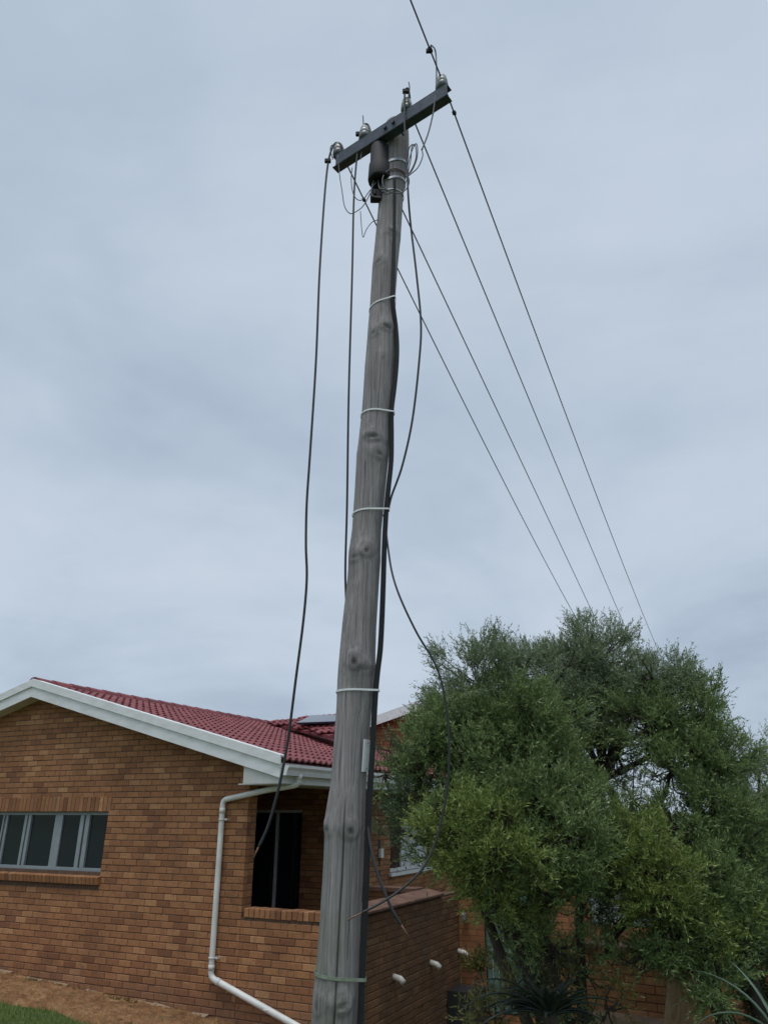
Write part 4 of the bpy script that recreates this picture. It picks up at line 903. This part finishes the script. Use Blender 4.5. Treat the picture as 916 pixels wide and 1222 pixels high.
# ------------------------------------------------------------------ trees
def leaf_quads(org, dirv, L, wd):
    n = len(org); up = rng.normal(0, 1, (n, 3)); sd_ = np.cross(dirv, up); sd_ /= np.linalg.norm(sd_, axis=1)[:, None] + 1e-9
    nrm = np.cross(sd_, dirv); mid = org + dirv * (L * .5)[:, None] + nrm * (L * .06)[:, None]
    return np.stack([org, mid + sd_ * (wd / 2)[:, None], org + dirv * L[:, None], mid - sd_ * (wd / 2)[:, None]], 1)
def unit(n): v_ = rng.normal(0, 1, (n, 3)); return v_ / np.linalg.norm(v_, axis=1)[:, None]
def crown(lobes, leaf_L=.053, per=15, k=1.1):
    """lobes: (centre, radius, density, material index). Returns quads, material ids and branch targets."""
    Q, MI, br = [], [], []
    for (c_, r_, den, mi) in lobes:
        c_ = np.array(c_); nc = max(7, int(46 * den * (r_ / .6) ** 1.3)); cd = unit(nc); cd[:, 2] = cd[:, 2] * .9 + .08
        cc = c_ + cd * (r_ * (.25 + .80 * rng.random((nc, 1)) ** .6)); cr = r_ * rng.uniform(.14, .36, nc)
        for j in range(nc):
            ntw = int(34 * k * (1.2 if mi == 0 else 1.0) * (cr[j] / .16) ** 1.6 * min(1, den + .25)) + 4
            o_ = cc[j] + unit(ntw) * (cr[j] * rng.random((ntw, 1)) ** .5); out_ = o_ - c_; out_ /= np.linalg.norm(out_, axis=1)[:, None] + 1e-9
            td = out_ * .6 + np.array([0, 0, .5]) + rng.normal(0, .34, (ntw, 3)); td /= np.linalg.norm(td, axis=1)[:, None]
            tl = rng.uniform(.10, .27, ntw)
            u = np.linspace(.08, 1, per)[None, :, None]; bend = np.array([0, 0, -.03])
            lo = (o_[:, None, :] + td[:, None, :] * (tl[:, None, None] * u) + bend * u * u).reshape(-1, 3)
            ld = (td[:, None, :] * .85 + rng.normal(0, .45, (ntw, per, 3))).reshape(-1, 3); ld /= np.linalg.norm(ld, axis=1)[:, None]
            m_ = len(lo); Ls = leaf_L * (.80 if mi == 0 else .95) * rng.uniform(.6, 1.25, m_); Q.append(leaf_quads(lo, ld, Ls, Ls * rng.uniform(.18, .27, m_)))
            MI.append(np.full(m_, mi)); br.append((c_, cc[j], cr[j], o_[:3]))
    return np.concatenate(Q).reshape(-1, 3), np.concatenate(MI), br
TRI = [0]
def make_tree(name, label, base, lobes_px, stems, mats, cat='tree', group=None, trunk_r=.09, k=1.1, leaf_L=.053):
    """lobes_px: (px, py, r_px, Y, density, mat); stems: list of fork points (px,py,Y)"""
    base = Vector(base); root = empty(name, label, cat, base, 0, group); lob = []
    for (x, y_, rp, Y, den, mi) in lobes_px:
        c_ = W(x, y_ + (7 if y_ < 900 else 0), Y); dep = Y * math.cos(PITCH) + (c_.z - CAMZ) * math.sin(PITCH); lob.append((tuple(c_), rp * 1.06 * dep / F, den, mi))
    q_, mi_, br = crown(lob, leaf_L, k=k)
    o = link('crown', fast_mesh('crown', q_ - np.array(base), 4, mi_), mats, root); TRI[0] += len(mi_) * 2
    tr = MB(); forks = [W(*s_) for s_ in stems]
    for f_ in forks:
        mid = base.lerp(f_, .5) + Vector((random.uniform(-.12, .12), random.uniform(-.1, .1), .05))
        pth = smooth_path([base, mid, f_], 6); tr.tube(pth, [trunk_r * (1 - .55 * i / (len(pth) - 1)) for i in range(len(pth))], 9)
    for (c_, r_, den, mi) in lob:
        c_ = Vector(c_); f_ = min(forks, key=lambda q__: (q__ - c_).length); mid = f_.lerp(c_, .55) + Vector((random.uniform(-.15, .15), random.uniform(-.1, .1), random.uniform(-.2, .05)))
        pth = smooth_path([f_, mid, c_], 5); tr.tube(pth, [trunk_r * (.42 - .26 * i / (len(pth) - 1)) for i in range(len(pth))], 6)
    for (c_, cc_, cr_, tw) in br:
        c_, cc_ = Vector(c_), Vector(cc_); mid = c_.lerp(cc_, .5) + Vector((random.uniform(-.06, .06), random.uniform(-.06, .06), random.uniform(-.08, .02)))
        tr.tube(smooth_path([c_, mid, cc_], 3), [.012, .011, .010, .009, .008, .007, .006], 4, False)
        for t_ in tw: tr.tube([cc_, Vector(t_)], [.005, .003], 3, False)
    tr.v = [(a_[0] - base.x, a_[1] - base.y, a_[2] - base.z) for a_ in tr.v]
    tr.build('trunk', 'bark', root, True); return root
def gpt(px_, Y):
    x_ = (px_ - CX) * Y / (F * math.cos(PITCH)) * 1.0; v_ = Vector((x_ * .93, Y, 0)); s_, t_ = to_house(v_); v_.z = gz(s_, t_) - .05; return v_
# 0 grey, 1 green, 2 yellow, 3 dark
lobesA = [(572, 812, 54, 9.2, .9, 0), (545, 845, 40, 9.0, .75, 0), (612, 800, 38, 9.4, .7, 0), (560, 880, 52, 8.8, .8, 1), (625, 862, 58, 8.7, .9, 1), (525, 900, 40, 8.6, .65, 1), (590, 935, 55, 8.4, .9, 1), (650, 925, 58, 8.6, .9, 1),
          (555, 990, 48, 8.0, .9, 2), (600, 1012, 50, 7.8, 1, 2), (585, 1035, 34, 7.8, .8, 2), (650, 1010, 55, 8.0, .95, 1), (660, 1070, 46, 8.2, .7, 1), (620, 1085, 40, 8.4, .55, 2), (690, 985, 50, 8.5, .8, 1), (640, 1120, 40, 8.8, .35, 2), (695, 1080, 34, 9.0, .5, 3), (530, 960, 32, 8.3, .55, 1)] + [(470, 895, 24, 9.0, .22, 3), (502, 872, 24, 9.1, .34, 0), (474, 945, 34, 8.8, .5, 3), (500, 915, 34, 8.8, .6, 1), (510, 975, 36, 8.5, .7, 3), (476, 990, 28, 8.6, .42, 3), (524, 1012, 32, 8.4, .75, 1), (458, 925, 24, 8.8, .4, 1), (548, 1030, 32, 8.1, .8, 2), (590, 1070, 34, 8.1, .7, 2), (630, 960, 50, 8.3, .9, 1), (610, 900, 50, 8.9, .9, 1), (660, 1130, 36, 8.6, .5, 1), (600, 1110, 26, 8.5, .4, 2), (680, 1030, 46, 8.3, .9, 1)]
make_tree('garden_tree', 'dense grey-green garden tree next to the pole with yellower lower branches', gpt(655, 8.8), lobesA, [(640, 1100, 8.8), (600, 1060, 8.7), (690, 1040, 8.8), (548, 1000, 8.7)], ['leaf_grey', 'leaf_green', 'leaf_yellow', 'leaf_dark'], trunk_r=.08, group='trees in the garden')
lobesB = [(668, 800, 48, 10.2, .9, 0), (705, 785, 46, 10.2, .9, 0), (720, 835, 50, 10.0, .85, 0), (650, 845, 40, 10.3, .7, 0), (785, 820, 44, 9.6, .9, 0), (815, 850, 44, 9.5, .85, 1), (770, 865, 46, 9.4, .75, 1), (735, 895, 48, 9.8, .42, 0), (830, 900, 50, 9.3, .9, 1), (858, 915, 40, 9.3, .85, 1), (800, 920, 38, 9.2, .42, 1),
          (862, 965, 48, 9.0, .9, 1), (815, 985, 44, 8.9, .7, 1), (720, 1000, 46, 8.8, .8, 1), (775, 1035, 50, 8.4, .95, 2), (800, 1075, 44, 8.3, .95, 2), (735, 1045, 40, 8.6, .6, 1), (835, 1045, 48, 8.6, .9, 1), (870, 1050, 48, 8.8, .9, 1), (845, 1105, 44, 8.6, .8, 2), (885, 1110, 44, 8.9, .8, 1), (780, 1115, 38, 8.7, .55, 1), (820, 1140, 32, 8.6, .5, 1), (755, 955, 48, 9.6, .22, 0), (690, 850, 50, 10.1, .9, 0), (690, 905, 40, 9.9, .5, 1), (750, 820, 40, 10, .8, 0), (745, 1010, 34, 9, .6, 1), (800, 985, 34, 9.2, .4, 3), (745, 1085, 34, 8.8, .5, 1), (800, 1125, 36, 8.4, .7, 1), (850, 1150, 36, 8.4, .7, 1), (765, 1130, 26, 8.8, .45, 1), (880, 1010, 44, 9, .9, 1), (840, 1175, 24, 8.35, .5, 1), (730, 1110, 24, 8.9, .35, 2), (755, 1150, 26, 8.5, .4, 1), (720, 1140, 22, 8.7, .4, 1), (860, 1190, 26, 8.2, .5, 1)]
make_tree('garden_tree', 'tallest dense garden tree in the middle right, wires ending at its top', gpt(838, 9.3), lobesB, [(815, 1060, 9.2), (770, 990, 9.4), (850, 1000, 9.2), (720, 930, 9.8)], ['leaf_grey', 'leaf_green', 'leaf_yellow', 'leaf_dark'], trunk_r=.10, group='trees in the garden')
lobesC = [(908, 905, 30, 11.5, .5, 0), (925, 950, 45, 11.3, .6, 0), (895, 960, 30, 11.2, .5, 0), (930, 1010, 50, 11, .7, 3)]
make_tree('garden_tree', 'loose grey-green tree cut by the right picture edge', gpt(935, 11.4), lobesC, [(920, 1020, 11.3)], ['leaf_grey', 'leaf_green', 'leaf_yellow', 'leaf_dark'], trunk_r=.07, group='trees in the garden')
# understorey
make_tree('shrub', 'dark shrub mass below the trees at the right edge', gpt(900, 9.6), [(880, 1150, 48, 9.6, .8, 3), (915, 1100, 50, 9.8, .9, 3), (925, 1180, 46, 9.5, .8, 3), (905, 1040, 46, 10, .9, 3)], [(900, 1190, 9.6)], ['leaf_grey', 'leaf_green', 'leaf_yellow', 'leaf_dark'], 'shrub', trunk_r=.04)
make_tree('shrub', 'yellowish leafy shrub at the foot of the brick garden wall', gpt(715, 8.6), [(700, 1165, 30, 8.6, .45, 2), (725, 1205, 30, 8.4, .5, 2), (690, 1215, 26, 8.5, .5, 1)], [(705, 1210, 8.6)], ['leaf_grey', 'leaf_green', 'leaf_dry', 'leaf_dark'], 'shrub', trunk_r=.025, k=.7)
make_tree('shrub', 'small yellow-green shrub in front of the orange brick', gpt(565, 11.5), [(569, 1151, 7, 11.9, .6, 2), (575, 1153, 7, 11.9, .6, 2)], [(566, 1165, 11.6)], ['leaf_grey', 'leaf_green', 'leaf_dry', 'leaf_dark'], 'shrub', trunk_r=.015, leaf_L=.075)
make_tree('shrub', 'low yellow-green shrub under the aloe leaves at left', gpt(600, 7.8), [(590, 1215, 24, 7.9, .7, 2), (612, 1195, 18, 8.2, .5, 2), (575, 1222, 20, 7.8, .6, 2)], [(592, 1228, 7.9)], ['leaf_grey', 'leaf_green', 'leaf_dry', 'leaf_dark'], 'shrub', trunk_r=.015, k=.8)
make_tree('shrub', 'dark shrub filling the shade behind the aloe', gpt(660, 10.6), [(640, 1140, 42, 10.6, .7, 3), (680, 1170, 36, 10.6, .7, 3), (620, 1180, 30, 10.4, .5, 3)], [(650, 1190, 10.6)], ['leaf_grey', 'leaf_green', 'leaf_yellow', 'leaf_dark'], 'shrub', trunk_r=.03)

# aloe and agave: every leaf a part
def rosette(name, label, cen, leaves, mat):
    cen = Vector(cen); root = empty(name, label, 'plant', cen)
    for (yaw, L, el, droop, wd) in leaves:
        pts, n_ = [], 9; hd = Vector((math.cos(yaw), math.sin(yaw), 0)); sdv = Vector((-hd.y, hd.x, 0)); v_, f_ = [], []; p_ = Vector((0, 0, .0)) + hd * .04; e_ = el
        for i in range(n_ + 1):
            u = i / n_; w_ = wd * (1 - u) ** .75 * (.75 + .9 * u * (1 - u)) + .002; up_ = Vector((0, 0, 1)) * math.cos(e_) - hd * math.sin(e_)
            v_ += [p_ - sdv * w_ + up_ * w_ * .45, p_ - up_ * .012 * (1 - u), p_ + sdv * w_ + up_ * w_ * .45, p_ + up_ * w_ * .15]
            p_ = p_ + (hd * math.cos(e_) + Vector((0, 0, 1)) * math.sin(e_)) * (L / n_); e_ -= droop / n_
        for i in range(n_):
            for j in range(4): f_.append((i * 4 + j, i * 4 + (j + 1) % 4, i * 4 + 4 + (j + 1) % 4, i * 4 + 4 + j))
        MB().add(v_, f_).build('leaf', mat, root, True)
    return root
lv = [(random.uniform(0, 2 * math.pi), random.uniform(.35, .58), random.uniform(.4, 1.3), random.uniform(.6, 1.7), random.uniform(.034, .05)) for _ in range(40)]
lv += [(R(178), .80, 1.05, 1.7, .034), (R(190), .85, .75, 1.5, .036), (R(170), .7, .6, 1.6, .034), (R(-8), .75, .7, 1.5, .034), (R(200), .75, .35, 1.0, .034), (R(150), .6, 1.3, .9, .03)]
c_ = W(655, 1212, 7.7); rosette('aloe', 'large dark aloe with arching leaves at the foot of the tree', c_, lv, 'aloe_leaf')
MB().tube([gpt(652, 7.45) , c_ + Vector((0, 0, .03))], [.09, .07], 10).build('stem', 'bark', bpy.data.objects['aloe']).matrix_parent_inverse = Matrix.Translation(-c_)
lv = [(R(150), .75, 1.15, 1.2, .03), (R(172), .70, .8, 1.6, .028), (R(120), .6, 1.3, .8, .028), (R(195), .6, .6, 1.4, .028), (R(60), .6, 1.2, .9, .028), (R(0), .6, 1.0, 1.2, .028), (R(240), .55, .9, 1.3, .028), (R(300), .55, 1.0, 1.2, .028)]
c_ = W(935, 1240, 6.8); rosette('agave', 'pale green agave leaves arching in at the lower right corner', c_, lv, 'agave_leaf')
print('leaf tris', TRI[0])
